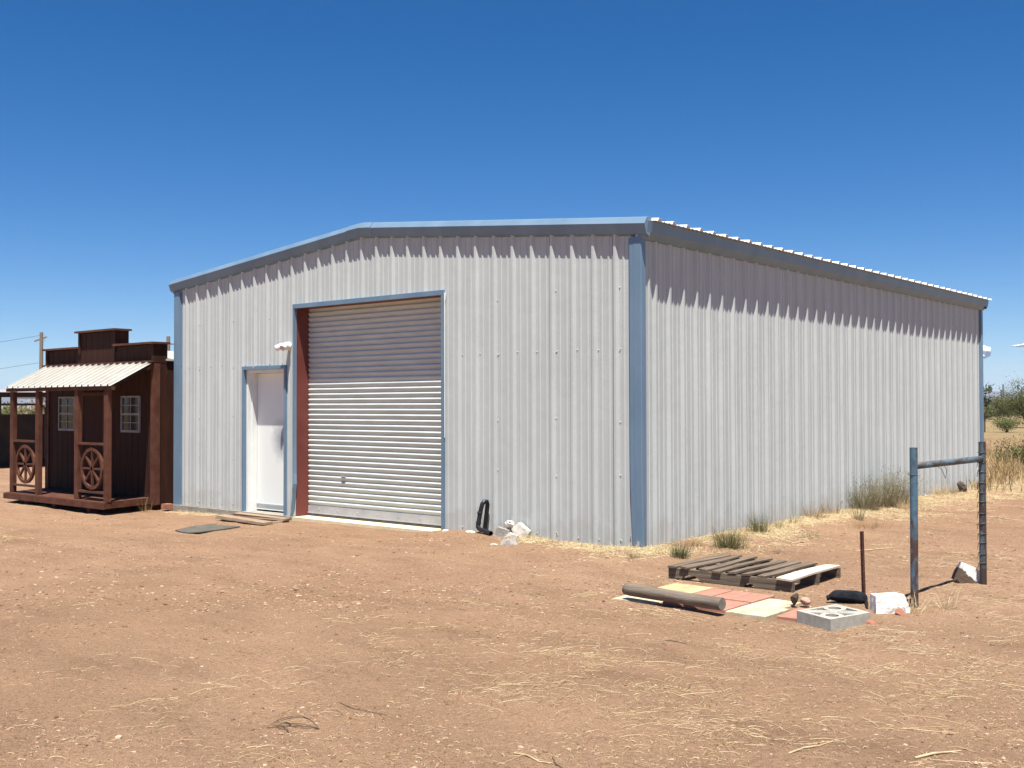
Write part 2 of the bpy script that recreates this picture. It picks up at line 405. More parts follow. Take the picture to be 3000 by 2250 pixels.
def stud(mb, c, n, r=.0075, h=.007):
    n = Vector(n); c = Vector(c); u = n.orthogonal().normalized(); w = n.cross(u)
    b0 = [c + (u * math.cos(t) + w * math.sin(t)) * r * 1.5 for t in (i * math.pi / 3 for i in range(6))]
    b1 = [p + n * h * .5 - (p - c) * .3 for p in b0]; b2 = [p + n * h - (p - c) * .4 for p in b0]
    vs = b0 + b1 + b2; fs = []
    for k in range(6):
        j = (k + 1) % 6
        fs += [(k, j, 6 + j, 6 + k), (6 + k, 6 + j, 12 + j, 12 + k)]
    fs.append(tuple(12 + k for k in range(6)))
    mb.add(vs, fs)
def blocked(x, z): return (DO[0] - .06 < x < DO[1] + .06 and z < DO[2] + .06) or (RO[0] - .06 < x < RO[1] + .06 and z < RO[2] + .06)
for k in range(29):
    x = FX0 + k * P_ + .06
    for z in (.075, 2.26):
        if x < -.15 and not blocked(x, z): stud(front, (x + random.uniform(-.006, .006), 0, z + random.uniform(-.012, .012)), (0, -1, 0))
    if k % 3 == 1:
        for z in (.1, .8, 1.45, 2.24, 2.95):
            xx = x - .06 + .05
            if not blocked(xx, z) and z < rake(xx) - .2: stud(front, (xx, 0, z + random.uniform(-.03, .03)), (0, -1, 0))
for k in range(1, 29, 3):           # edges of the lapped sheets stand a little proud
    x = FX0 + k * P_ - .043
    if RO[0] - .05 < x < RO[1] + .05: front.box(x - .004, x, -.011, 0, RO[2] + .07, rake(x) + .01)
    elif DO[0] - .05 < x < DO[1] + .05: front.box(x - .004, x, -.011, 0, DO[2] + .06, rake(x) + .01)
    else: front.box(x - .004, x, -.011, 0, -.01, rake(x) + .01)
wf = front.build('front_siding', M['siding'], bld)
side = MB()
ys = ribline(0, L, SY0)
for (a, ha), (b, hb) in zip(ys, ys[1:]):
    if b - a < 1e-6: continue
    zs = np.linspace(-.10, 3.49, 8)
    for z0, z1 in zip(zs, zs[1:]):
        q = []
        for y, h, z in ((a, ha, z0), (b, hb, z0), (b, hb, z1), (a, ha, z1)):
            q.append((h + .005 * float(vn(y / .8, z / .9, 22)), y, z))
        side.add(q, [(0, 1, 2, 3)])
for k in range(40):
    y = SY0 + k * P_ + .05
    for z in (.09, 1.02 if k % 3 == 0 or k < 4 else None, 1.6 if k % 3 == 0 else None, 2.26, 2.75 if k % 3 == 0 else None):
        if z and y < L - .1 and not (z == 2.26 and k % 3): stud(side, (0, y, z + random.uniform(-.02, .02)), (1, 0, 0))
for k in range(2, 40, 3):
    y = SY0 + k * P_ + .047; side.box(0, .010, y, y + .004, -.1, 3.47)
side.build('side_siding', M['siding'], bld)
back = MB()
xs = ribline(-W, 0, FX0, (XR,))
for (a, ha), (b, hb) in zip(xs, xs[1:]):
    back.add([(b, L + hb, -.1), (a, L + ha, -.1), (a, L + ha, rake(a)), (b, L + hb, rake(b))], [(0, 1, 2, 3)])
back.build('back_siding', M['siding'], bld)
left = MB()
for (a, ha), (b, hb) in zip(ys, ys[1:]):
    left.add([(-W - hb, b, -.1), (-W - ha, a, -.1), (-W - ha, a, 3.49), (-W - hb, b, 3.49)], [(0, 3, 2, 1)])
left.build('left_siding', M['siding'], bld)
# roof: ribbed sheets running from ridge to eave
roof = MB(); yr = ribline(.03, L + .08, .10)
for xa, xb in ((XR, .200), (-W - .200, XR)):
    for (a, ha), (b, hb) in zip(yr, yr[1:]):
        if b - a < 1e-6: continue
        roof.add([(xa, a, roofz(xa) + ha), (xb, a, roofz(xb) + ha), (xb, b, roofz(xb) + hb), (xa, b, roofz(xa) + hb)], [(0, 1, 2, 3)])
        e = xb if xa == XR else xa                      # thickness of the sheet at the eave edge
        roof.add([(e, a, roofz(e) + ha), (e, b, roofz(e) + hb), (e, b, roofz(e) + hb - .004), (e, a, roofz(e) + ha - .004)], [(0, 1, 2, 3)])
rf = roof.build('roof', M['roof'], bld)
rc = MB()
rc.sweep([(-.25, 0, -.016), (-.02, 0, .012), (.02, 0, .012), (.25, 0, -.016)], [(XR, .12, roofz(XR) + .030), (XR, L + .06, roofz(XR) + .030)], cap=False)
rc.build('ridge_cap', M['roof'], rf)
# rake trim (sculptured): profile in y,z ; rides on the gable slope
RP = [(0, .004, .0), (0, -.058, .030), (0, -.063, .036), (0, -.096, .128), (0, -.098, .136), (0, -.055, .200), (0, -.047, .210), (0, .0, .222), (0, .05, .227), (0, .05, .12)]
for name, y0, sgn in (('rake_trim', 0, 1), ('rear_rake_trim', L, -1)):
    prof = [(p[0], p[1] * sgn + y0, p[2]) for p in RP]
    rt = MB()
    rt.sweep(prof, [(-W - .115, 0, rake(-W) - .115 * SL), (XR, 0, rake(XR)), (.125, 0, rake(0) - .125 * SL)], True)
    for k in range(30):
        x = -W + .1 + k * P_
        stud(rt, (x, y0 - .03 * sgn, rake(x) + .006), (0, -.2 * sgn, -1), .006, .006)
    rto = rt.build(name, M['blue'], bld)
    rk = MB()
    pr = [(p[0], p[1] * 1.06 * sgn + y0 - .004 * sgn, p[2] * 1.01 + .003) for p in RP[1:8]]
    rk.sweep(pr, [(XR - .245, 0, rake(XR - .245)), (XR, 0, rake(XR) - .006), (XR + .245, 0, rake(XR + .245))], True)
    for sx in (-.22, .22): stud(rk, (XR + sx, y0 - .078 * sgn, rake(XR + sx) + .035), (0, -1 * sgn, -.2), .008, .008)
    rk.build('ridge_piece', M['blue'], rto)
# eave trims
EP = [(.004, 0, -.004), (.034, 0, .0), (.118, 0, .068), (.126, 0, .076), (.143, 0, .195), (.136, 0, .200), (.0, 0, .205)]
et = MB(); et.sweep(EP, [(0, -.046, 3.472), (0, L + .09, 3.472)]); et.build('eave_trim', M['blue'], bld)
et = MB(); et.sweep([(-W - p[0], 0, p[2]) for p in EP], [(0, -.046, 3.472), (0, L + .09, 3.472)]); et.build('eave_trim', M['blue'], bld)
# corner trims with a kink at the foot of the near one
def corner(name, cx, cy, sx, sy, ztop, kink=0):
    prof = [(-.150, .002), (-.148, -.006), (-.122, -.008), (-.116, -.040), (-.060, -.041), (-.054, -.043), (.036, -.043), (.043, -.036), (.043, .048), (.040, .054), (.010, .058), (.008, .084), (.002, .086)]
    mb = MB(); n = len(prof); zs = [-.14, .1, .35, .7, 1.2, ztop]
    for z in zs:
        t = max(0, 1 - (z + .14) / .9) * kink
        for i, (px, py) in enumerate(prof):
            fx = t * (.035 if i < 6 else (.012 if i < 8 else -.012))
            mb.v.append((cx + sx * (px + fx), cy + sy * (py + t * .012), z))
    for k in range(len(zs) - 1):
        for i in range(n - 1): mb.f.append((k * n + i, k * n + i + 1, (k + 1) * n + i + 1, (k + 1) * n + i))
    for z in (.14, .9, 1.7, 2.3):
        stud(mb, (cx + sx * (-.135), cy - sy * .006, z), (0, -sy, 0)); stud(mb, (cx + sx * .010, cy + sy * .07, z), (sx, 0, 0))
    return mb.build(name, M['blue'], bld)
corner('corner_trim', 0, 0, 1, 1, 3.50, 1)
corner('corner_trim', -W, 0, -1, 1, 3.50)
corner('corner_trim', 0, L, 1, -1, 3.48)
corner('corner_trim', -W, L, -1, -1, 3.48)
# slab
sl = MB()
sl.box(-9.21, RO[0] - .02, -.06, .3, -.35, -.016); sl.box(RO[0] - .018, RO[1] + .02, -.058, .30, -.35, -.022)
sl.build('slab', M['concrete'], bld)
# roll-up door: red jambs, curtain, bar, trims
JY = .24
jb = MB(); jb.box(RO[0] - .06, RO[0], .012, JY + .06, -.018, RO[2] + .05); jl = jb.build('door_jamb', M['red'], bld)
jb = MB(); jb.box(RO[1], RO[1] + .06, .012, JY + .06, -.018, RO[2] + .05); jb.build('door_jamb', M['red'], bld)
jb = MB(); jb.box(RO[0] - .06, RO[1] + .06, .012, JY + .06, RO[2] + .004, RO[2] + .2); jb.build('door_header', M['red'], bld)
rd = MB(); n = 41; pit = .0757
prof = []
for k in range(n):
    z0 = .135 + k * pit
    for t, y in ((0, .011), (.10, .013), (.22, .009), (.36, 0), (.55, -.008), (.72, -.011), (.86, -.008), (.95, .003)):
        prof.append((z0 + t * pit, y))
def sag(z, x): return -.012 * math.exp(-((z - 1.05) / .035) ** 2) * (1 + .6 * math.sin(x * 1.7)) * 0 + .004 * float(vn(x / .7, z / .25, 31))
segs = np.linspace(RO[0] - .03, RO[1] + .03, 14)
base = 0
for (z, y) in prof:
    for x in segs: rd.v.append((x, JY + y + sag(z, x), z + .003 * float(vn(x / 1.1, z / .3, 33))))
m_ = len(segs)
for i in range(len(prof) - 1):
    for k in range(m_ - 1): rd.f.append((i * m_ + k, i * m_ + k + 1, (i + 1) * m_ + k + 1, (i + 1) * m_ + k))
rdo = rd.build('roll_up_door', M['curtain'], bld, smooth=True)
bb = MB(); bb.box(RO[0] + .002, RO[1] - .002, JY - .012, JY + .03, .022, .138); bb.box(RO[0] + .002, RO[1] - .002, JY - .026, JY - .012, .022, .036)
for k in range(7): stud(bb, (RO[0] + .25 + k * .42, JY - .012, .09), (0, -1, 0), .008, .008)
bb.build('bottom_bar', M['bar'], rdo)
bb = MB(); bb.box(RO[0] + .002, RO[1] - .002, JY - .022, JY + .02, -.014, .021); bb.build('rubber_seal', M['seal'], rdo)
lk = MB(); lk.box(-5.28, -5.20, JY - .035, JY - .008, .585, .60); lk.tube([(-5.27, JY - .03, .61), (-5.27, JY - .03, .565)], .009, 8); lk.build('latch', M['bar'], rdo)
fl = MB(); fl.box(RO[0] + .001, RO[1] - .001, -.075, JY + .3, -.10, -.0165)
fl.build('door_sill', M['sill'], bld)
tr = MB()
tr.box(RO[0] - .034, RO[1] + .034, -.042, .011, RO[2], RO[2] + .062)
tr.build('door_head_trim', M['blue'], bld)
tr = MB()      # left leg, bent and torn near its foot
zz = [RO[2] - .002, 2.0, 1.0, .62, .47, .40, .32, .12, -.06]; dx = [0, 0, 0, .012, .036, .026, .012, -.022, -.05]; dy = [0, 0, 0, -.006, -.02, -.02, -.012, -.01, -.012]
for z, d, e in zip(zz, dx, dy):
    for px, py in ((-.036, .004), (-.036, -.040), (-.004, -.041), (-.003, .010)): tr.v.append((RO[0] + px + d * (1 if px > -.02 else .75), py + e, z))
for k in range(len(zz) - 1):
    for i in range(3): tr.f.append((k * 4 + i, k * 4 + i + 1, (k + 1) * 4 + i + 1, (k + 1) * 4 + i))
tag(tr.build('door_side_trim', M['blue'], bld), 'bent blue door trim torn at its foot')
tr = MB(); tr.box(RO[1] + .002, RO[1] + .036, -.042, .011, -.05, RO[2] - .002)
tr.build('door_side_trim', M['blue'], bld)
tr = MB(); tr.tube([(RO[1] + .052, -.012, RO[2] + .02), (RO[1] + .05, -.02, RO[2] - .1), (RO[1] + .046, -.018, 2.2), (RO[1] + .046, -.018, 1.2)], [.02, .009, .007, .005], 6)
tr.build('sealant_bead', M['white'], bld)
# small white door
DY = .182
tr = MB(); tr.box(DO[0] - .036, DO[1] + .03, -.036, .011, DO[2], DO[2] + .052); tr.build('door_head_trim', M['blue'], bld)
tr = MB(); tr.box(DO[0] - .036, DO[0] + .004, -.036, .02, -.03, DO[2] - .002); tr.build('door_side_trim', M['blue'], bld)
tr = MB(); tr.box(DO[1] - .004, DO[1] + .03, -.036, .02, -.06, DO[2] - .002); tr.build('door_side_trim', M['blue'], bld)
df = MB()
df.box(DO[0] + .006, DO[0] + .05, .021, DY + .05, -.014, DO[2]); df.box(DO[1] - .05, DO[1] - .006, .021, DY + .05, -.014, DO[2]); df.box(DO[0] + .05, DO[1] - .05, .021, DY + .05, DO[2] - .05, DO[2])
df.box(DO[0] + .05, DO[0] + .064, .09, DY - .002, -.014, DO[2] - .05)
df.build('door_frame', M['white'], bld)
m, nt, b = mat('white_door_smudged'); v = coords(nt)
vm = N(nt, 'ShaderNodeMapping'); vm.inputs['Location'].default_value = (6.60, 0, -1.10 * .8); vm.inputs['Scale'].default_value = (1, 0, .8)
nt.links.new(v, vm.inputs[0]); ln = N(nt, 'ShaderNodeVectorMath', operation='LENGTH'); nt.links.new(vm.outputs[0], ln.inputs[0])
nn = noise(nt, 9, 6, .7, v); ad = N(nt, 'ShaderNodeMath', operation='MULTIPLY_ADD'); nt.links.new(nn.outputs[0], ad.inputs[0]); ad.inputs[1].default_value = .20; nt.links.new(ln.outputs['Value'], ad.inputs[2])
rr = ramp(nt, ad.outputs[0], [(.10, (.24, .27, .29)), (.24, (.46, .48, .49)), (.40, (.76, .79, .75))]); nt.links.new(rr.outputs[0], b.inputs['Base Color']); b.inputs['Roughness'].default_value = .45
M['doorwhite'] = m
dr = MB(); dr.box(DO[0] + .066, DO[1] - .052, DY, DY + .045, .012, DO[2] - .054); dro = dr.build('door', M['doorwhite'], bld)
dr = MB(); dr.box(DO[0] + .07, DO[1] - .055, DY - .014, DY - .001, .085, .105); dr.build('door_sweep', M['bar'], dro)
dr = MB(); dr.tube([(-6.385, DY, .98), (-6.385, DY - .02, .98), (-6.385, DY - .06, .98)], [.028, .012, .026], 12); dr.build('door_knob', M['bar'], dro)
dr = MB(); dr.box(DO[0] - .0, DO[1] + .0, -.066, DY + .03, -.06, -.0145); dr.build('threshold', M['concrete'], bld)
# turbine vent peeping over the rake
def turbine(cx, cy, zt):
    mb = MB(); r = .17; h = .26; z0 = zt - h
    mb.tube([(cx, cy, roofz(cx) - .1), (cx, cy, z0 + .02)], .12, 16)
    for k in range(18):
        a0 = 2 * math.pi * k / 18
        ps = []
        for j in range(7):
            t = j / 6; rr_ = r * math.sin(math.pi * (.16 + .84 * t * .98)) * 1.0 if t > .45 else r * (.8 + .2 * t / .45)
            rr_ = r * math.cos((t - .4) * 1.9) if t > .4 else r * (.78 + .55 * t)
            rr_ = max(rr_, .02)
            a = a0 + t * .5
            ps.append(((cx + rr_ * math.cos(a), cy + rr_ * math.sin(a), z0 + h * t), (cx + rr_ * .9 * math.cos(a + .26), cy + rr_ * .9 * math.sin(a + .26), z0 + h * t)))
        n0 = len(mb.v)
        for p, q in ps: mb.v += [p, q]
        for j in range(6): mb.f.append((n0 + 2 * j, n0 + 2 * j + 1, n0 + 2 * j + 3, n0 + 2 * j + 2))
    mb.tube([(cx, cy, zt - .01), (cx, cy, zt + .012)], .06, 12)
    mb.build('roof_vent', M['metalgrey'], bld)
turbine(-4.1, 2.2, 4.41)

# twin floodlight by the small door
fl = empty('floodlight', (-6.16, -.033, 2.50), 'white twin-head floodlight fixed to the siding above the small door', 'floodlight')
mb = MB(); mb.tube([(-6.16, -.032, 2.50), (-6.16, -.062, 2.50)], .062, 16); mb.tube([(-6.16, -.06, 2.50), (-6.16, -.10, 2.495)], .035, 12); mb.build('back_plate', M['whitelamp'], fl, True)
for fc in ((-6.30, -.165, 2.465), (-6.14, -.175, 2.465)):
    a = Vector((-6.165, -.075, 2.515)); f_ = Vector(fc); d = (f_ - a).normalized(); d.z -= .12; d.normalize(); st_ = f_ - d * .125
    mb = MB(); mb.tube([a, st_ - d * .01], [.020, .020], 10); mb.tube([st_ - d * .012, st_, st_ + d * .03, st_ + d * .105, f_], [.020, .034, .043, .046, .048], 18); h = mb.build('lamp_head', M['whitelamp'], fl, True)
    mb = MB(); mb.tube([f_ + d * .001, f_ + d * .004], .041, 18); mb.build('lens', M['lens'], h)

# ------------------------------------------------------------------ brown false-front shed
G0 = -.115
HAZE = 1.2e-4
sh = empty('porch_shed', (-11.3, -.2, G0), 'brown wooden false-front shed with a railed porch and cream metal awning', 'shed')
def grooved(mb, a, b, fixed, z0, ztop, axis='x', nrm=-1, pitch=.2):
    """vertical-groove siding from a to b on plane axis"""
    pts = []; x = a
    while x < b:
        pts += [(x, 0), (min(b, x + pitch - .014), 0), (min(b, x + pitch - .010), .010), (min(b, x + pitch - .004), .010)]; x += pitch
    pts.append((b, 0))
    for (p, h), (q, g) in zip(pts, pts[1:]):
        if q - p < 1e-6: continue
        zt = lambda t: ztop(t) if callable(ztop) else ztop
        if axis == 'x': vs = [(p, fixed - nrm * h, z0), (q, fixed - nrm * g, z0), (q, fixed - nrm * g, zt(q)), (p, fixed - nrm * h, zt(p))]
        else: vs = [(fixed - nrm * h, p, z0), (fixed - nrm * g, q, z0), (fixed - nrm * g, q, zt(q)), (fixed - nrm * h, p, zt(p))]
        mb.add(vs, [(0, 1, 2, 3)])
SX0, SX1, SYF, SYB = -13.17, -9.49, -.20, 2.75
w = MB(); grooved(w, SX0, SX1, SYF, -.02, 2.40); w.build('front_wall', M['brown'], sh)
w = MB(); grooved(w, SYF, SYB, SX1, -.02, 2.36, 'y', 1); w.build('side_wall', M['brown'], sh)
w = MB(); grooved(w, SYF, SYB, SX0, -.02, 2.36, 'y', -1); w.build('side_wall', M['brown'], sh)
w = MB(); grooved(w, SX0, SX1, SYB, -.02, 2.36, 'x', 1); w.build('back_wall', M['brown'], sh)
# corner boards and base skid
for x, y, n_ in ((SX1, SYF, 1), (SX0, SYF, -1)):
    w = MB(); w.box(x - .10 if n_ > 0 else x + .02, x - .002 if n_ > 0 else x + .10, y - .022, y - .001, -.03, 2.33)
    w.box(min(x + n_ * .001, x + n_ * .022), max(x + n_ * .001, x + n_ * .022), y - .022, y + .085, -.03, 2.33)
    w.build('corner_board', M['brown2'], sh)
for x_ in (SX1 - .12, SX0 + .02):
    w = MB(); w.box(x_, x_ + .10, -.15, SYB, G0 - .06, -.02); w.build('skid', M['brown'], sh)
# main roof behind the false front
mr_ = MB(); xm = (SX0 + SX1) / 2
for x0, x1, z0, z1 in ((SX0 - .06, xm, 2.37, 2.62), (xm, SX1 + .035, 2.62, 2.375)):
    mr_.add([(x0, -.0, z0), (x1, -.0, z1), (x1, SYB + .1, z1), (x0, SYB + .1, z0), (x0, -.0, z0 + .03), (x1, -.0, z1 + .03), (x1, SYB + .1, z1 + .03), (x0, SYB + .1, z0 + .03)],
            [(0, 1, 2, 3), (4, 7, 6, 5), (0, 4, 5, 1), (2, 6, 7, 3), (0, 3, 7, 4), (1, 5, 6, 2)])
mr_.build('main_roof', M['porchroof'], sh)
# stepped false front (a shallow box)
FF0, FF1 = SYF - .035, SYF + .23
pf = MB()
ZW, ZC, CX0, CX1 = 2.655, 2.935, -11.965, -10.70
grooved(pf, SX0 + .05, SX1 - .05, FF0 + .03, 2.33, ZW - .01); grooved(pf, CX0 + .05, CX1 - .05, FF0 + .028, ZW - .011, ZC - .01)
pf.box(SX0 - .005, SX0 + .06, FF0, FF1, 2.345, ZW); pf.box(SX1 - .06, SX1 + .005, FF0, FF1, 2.345, ZW)
pf.box(SX0 + .06, SX1 - .06, FF1 - .03, FF1 - .002, 2.345, ZW - .002)
pf.box(CX0, CX0 + .06, FF0 + .001, FF1 - .001, ZW - .1, ZC); pf.box(CX1 - .06, CX1, FF0 + .001, FF1 - .001, ZW - .1, ZC)
pf.box(CX0 + .06, CX1 - .06, FF1 - .03, FF1 - .004, ZW, ZC - .002)
pfo = pf.build('false_front', M['brown'], sh)
cp = MB(); cp.box(SX0 - .05, CX0 - .002, FF0 - .05, FF1 + .03, ZW + .001, ZW + .034); cp.box(CX1 + .002, SX1 + .05, FF0 - .05, FF1 + .03, ZW + .001, ZW + .034); cp.box(CX0 - .05, CX1 + .05, FF0 - .05, FF1 + .03, ZC + .001, ZC + .034)
cp.build('cap_board', M['brown2'], pfo)
# porch: deck, skirt, posts, beam, roof (its right edge runs in towards the corner of the wall)
DZ = .085
dk = MB()
for k in range(8):
    y0 = -1.19 + k * .1225; y1 = y0 + .117; sxl = -12.70 - .42 * (k / 8); sxr = -9.335 - .285 * ((k) / 8)
    dk.add([(sxl, y0, DZ), (sxr, y0, DZ), (sxr - .03, y1, DZ), (sxl - .05, y1, DZ), (sxl, y0, DZ - .03), (sxr, y0, DZ - .03), (sxr - .03, y1, DZ - .03), (sxl - .05, y1, DZ - .03)],
           [(0, 1, 2, 3), (4, 7, 6, 5), (0, 4, 5, 1), (2, 6, 7, 3), (0, 3, 7, 4), (1, 5, 6, 2)])
dko = dk.build('deck', M['brown2'], sh)
sk = MB(); sk.beam((-12.72, -1.205, .026), (-9.32, -1.198, .026), .03, .10); sk.beam((-9.345, -1.16, .018), (-9.615, -.22, .018), .028, .075)
sk.build('skirt_board', M['brown2'], dko)
for x, y in ((-12.06, -1.13), (-11.08, -1.13), (-9.93, -1.13), (-12.3, -.5), (-10.0, -.5)):
    w = MB(); w.box(x - .05, x + .05, y, y + .14, G0 - .05, -.035); w.build('deck_foot', M['brown2'], sh)
PX = (-12.62, -11.68, -10.34, -9.405)
for x in PX:
    w = MB(); w.box(x - .058, x + .058, -1.13, -1.055, DZ + .001, 1.875); w.build('post', M['brown2'], sh, bevel=.004)
w = MB(); w.beam((-12.757, -1.135, 1.905), (-9.20, -1.115, 1.905), .06, .058); w.build('beam', M['brown2'], sh)
for a, b in ((PX[0], PX[1]), (PX[2], PX[3])):
    w = MB(); w.box(a + .06, b - .06, -1.125, -1.06, .985, 1.022); w.build('rail', M['brown2'], sh)
    w = MB(); w.box(a + .06, b - .06, -1.122, -1.062, .205, .240); w.build('rail', M['brown2'], sh)
    c = Vector(((a + b) / 2, -1.093, .60)); ro = .345
    wh = MB()
    nseg = 16
    for k in range(nseg):
        a0, a1 = 2 * math.pi * k / nseg, 2 * math.pi * (k + 1) / nseg
        q = []
        for yy in (-.022, .022):
            for rr_, aa in ((ro, a0), (ro, a1), (ro - .052, a1), (ro - .052, a0)): q.append((c.x + rr_ * math.cos(aa), c.y + yy, c.z + rr_ * math.sin(aa)))
        wh.add(q, [(0, 3, 2, 1), (4, 5, 6, 7), (0, 1, 5, 4), (2, 3, 7, 6)])
    who = wh.build('wagon_wheel', M['brown2'], sh)
    for k in range(4):
        aa = math.pi / 4 * k; d = Vector((math.cos(aa), 0, math.sin(aa)))
        spo = MB(); spo.beam(c - d * (ro - .045), c + d * (ro - .045), .03 + .002 * k, .034, (0, 1, 0)); spo.build('spoke', M['brown2'], who)
pr_ = MB(); lo0, lo1 = Vector((-12.77, -1.185, 1.942)), Vector((-9.19, -1.165, 1.942)); hi0, hi1 = Vector((-13.16, -.245, 2.352)), Vector((-9.505, -.245, 2.338))
nr = 18
ts = []
for k in range(nr):
    for d, h in ((0, 0), (.38, 0), (.44, .032), (.56, .032), (.62, 0)): ts.append(((k + d) / nr, h))
ts.append((1, 0))
for (a, ha), (b, hb) in zip(ts, ts[1:]):
    q = [lo0.lerp(lo1, a) + Vector((0, 0, ha)), lo0.lerp(lo1, b) + Vector((0, 0, hb)), hi0.lerp(hi1, b) + Vector((0, 0, hb)), hi0.lerp(hi1, a) + Vector((0, 0, ha))]
    pr_.add(q + [p - Vector((0, 0, .006)) for p in q], [(0, 1, 2, 3), (7, 6, 5, 4), (0, 4, 5, 1)])
pr_.build('porch_roof', M['porchroof'], sh)
w = MB(); w.beam((-13.2, -.262, 2.372), (-9.47, -.262, 2.360), .05, .03); w.build('flashing', M['brown2'], sh)
for t in (.02, .33, .66, .98):
    a = lo0.lerp(lo1, t); b = hi0.lerp(hi1, t); w = MB(); w.beam(a + Vector((0, .05, -.035)), b + Vector((0, -.02, -.035)), .04, .055); w.build('rafter', M['brown'], sh)
# windows and door of the shed
for x0 in (-12.69, -10.515):
    x1 = x0 + .59; z0, z1 = 1.165, 1.79; f = MB(); t = .028; y0 = SYF - .03
    f.box(x0, x0 + t, y0, SYF - .001, z0, z1); f.box(x1 - t, x1, y0, SYF - .001, z0, z1); f.box(x0 + t, x1 - t, y0, SYF - .001, z0, z0 + t + .012); f.box(x0 + t, x1 - t, y0, SYF - .001, z1 - t, z1)
    zm = (z0 + z1) / 2; f.box(x0 + t, x1 - t, y0 + .001, SYF - .002, zm - .018, zm + .018)
    fo = f.build('window', M['muntin'], sh)
    mu = MB(); xm_ = (x0 + x1) / 2
    for za, zb in ((z0 + t + .012, zm - .018), (zm + .018, z1 - t)):
        zc = (za + zb) / 2
        mu.box(xm_ - .008, xm_ + .008, y0 + .012, SYF - .007, za, zb); mu.box(x0 + t, xm_ - .008, y0 + .012, SYF - .007, zc - .007, zc + .007); mu.box(xm_ + .008, x1 - t, y0 + .012, SYF - .007, zc - .007, zc + .007)
    mu.build('muntins', M['muntin'], fo)
    pn = MB(); pn.box(x0 + t, x1 - t, SYF - .006, SYF - .003, z0 + t + .012, z1 - t); pn.build('pane', M['glass'], fo)
w = MB(); w.box(-11.78, -11.10, SYF - .024, SYF - .001, .09, 1.80); dd = w.build('door', M['brown'], sh)
w = MB(); w.box(-11.85, -11.782, SYF - .034, SYF - .001, .09, 1.86); w.box(-11.098, -11.03, SYF - .034, SYF - .001, .09, 1.86); w.box(-11.782, -11.098, SYF - .034, SYF - .001, 1.802, 1.86); w.build('door_frame', M['brown2'], dd)
# ------------------------------------------------------------------ camera model (only to turn bearings into far positions)
CAM = Vector((6.6692, -10.1607, 1.6229)); CR = Vector((.765312, .643655, -.00235)); CU = Vector((.014162, -.013188, .999813)); CF = Vector((-.643504, .765202, .019209)); FPX = 3165.72
def at(px, depth):
    """ground position at a bearing and distance"""
    d = CF + CR * ((px - 1500) / FPX); t = depth
    return CAM.x + d.x * t, CAM.y + d.y * t
def rocky(mb, c, r, seed, cuts=7, rough=.06, tilt=0, sub=3, boxy=0, rz=0, nb=8):
    import bmesh
    rng = random.Random(seed); bm = bmesh.new(); bmesh.ops.create_icosphere(bm, subdivisions=sub, radius=1)
    pl = []
    for _ in range(cuts):
        d = Vector((rng.gauss(0, 1), rng.gauss(0, 1), rng.gauss(0, .8))).normalized(); pl.append((d, rng.uniform(.45, .78)))
    if boxy:
        pl = [(Vector(d).normalized(), boxy * rng.uniform(.92, 1.1)) for d in ((1, .1, .12), (-1, .05, .1), (.08, 1, .1), (0, -1, .15), (.06, .05, 1), (-.1, .1, -1), (.7, -.7, .3), (-.6, -.5, .6))][:nb]
    rot = Matrix.Rotation(tilt, 3, 'Y') @ Matrix.Rotation(rng.uniform(0, 6.28), 3, 'Z')
    if boxy: rot = Matrix.Rotation(rz, 3, 'Z') @ Matrix.Rotation(tilt, 3, 'Y')
    vs = []
    for v in bm.verts:
        p = v.co.copy()
        for d, k in pl:
            e = p.dot(d) - k
            if e > 0: p -= d * e
        nz = float(vn(p.x * 3 + seed, p.y * 3 + p.z * 2.3, seed)) + .5 * float(vn(p.x * 7 + p.z * 3, p.y * 7 + seed, seed + 1))
        p *= 1 + rough * nz * 2
        p = Vector((p.x * r[0], p.y * r[1], p.z * r[2])); p = rot @ p if tilt else Matrix.Rotation(rng.random() * 0 + seed, 3, 'Z') @ p if r[0] == r[1] else p
        vs.append(Vector(c) + p)
    mb.add(vs, [tuple(v.index for v in f.verts) for f in bm.faces]); bm.free()
def rock(name, c, r, seed, m, label, cat='rock', group=None, tilt=0, cuts=7, rough=.06, boxy=0, rz=0, nb=8):
    mb = MB(); rocky(mb, c, r, seed, cuts, rough, tilt, 4 if boxy else 3, boxy, rz, nb); o = mb.build(name, M[m]); return tag(o, label, cat, group)

# ------------------------------------------------------------------ dark stall shelter far left, behind the shed
u_ = Vector((.31, .95, 0)).normalized(); n_ = Vector((.95, -.31, 0)).normalized(); A_ = Vector((-24.07, 3.92, 0))
def sp(s, d, z): return A_ + u_ * s + n_ * d + Vector((0, 0, z))
st = empty('stall_shelter', sp(2, 0, -.1), 'dark open stall shelter with pale flat roof and pipe gate behind the brown shed', 'shelter')
mb = MB()
def slab(mb, s0, s1, d0, d1, z0, z1):
    vs = [sp(s, d, z) for z in (z0, z1) for d in (d0, d1) for s in (s0, s1)]
    mb.add(vs, [(0, 2, 3, 1), (4, 5, 7, 6), (0, 1, 5, 4), (2, 6, 7, 3), (0, 4, 6, 2), (1, 3, 7, 5)])
slab(mb, -6, 9, -3.0, 1.2, 2.0, 2.075); mb.build('roof', M['roof'], st)
mb = MB(); slab(mb, -6, 9, 1.0, 1.08, 1.88, 1.999); slab(mb, -6, 9, -.06, -.0, 1.87, 1.999); mb.build('header', M['stallpanel'], st)
mb = MB(); slab(mb, -6, 9, -.05, .0, -.15, 1.385); mb.build('panel', M['stallpanel'], st)
for s in (-3.2, -.02, 2.02, 4.4, 7):
    mb = MB(); mb.tube([sp(s, -.1, -.2), sp(s, -.1, 1.99)], .055, 10); mb.build('post', M['stallpipe'], st)
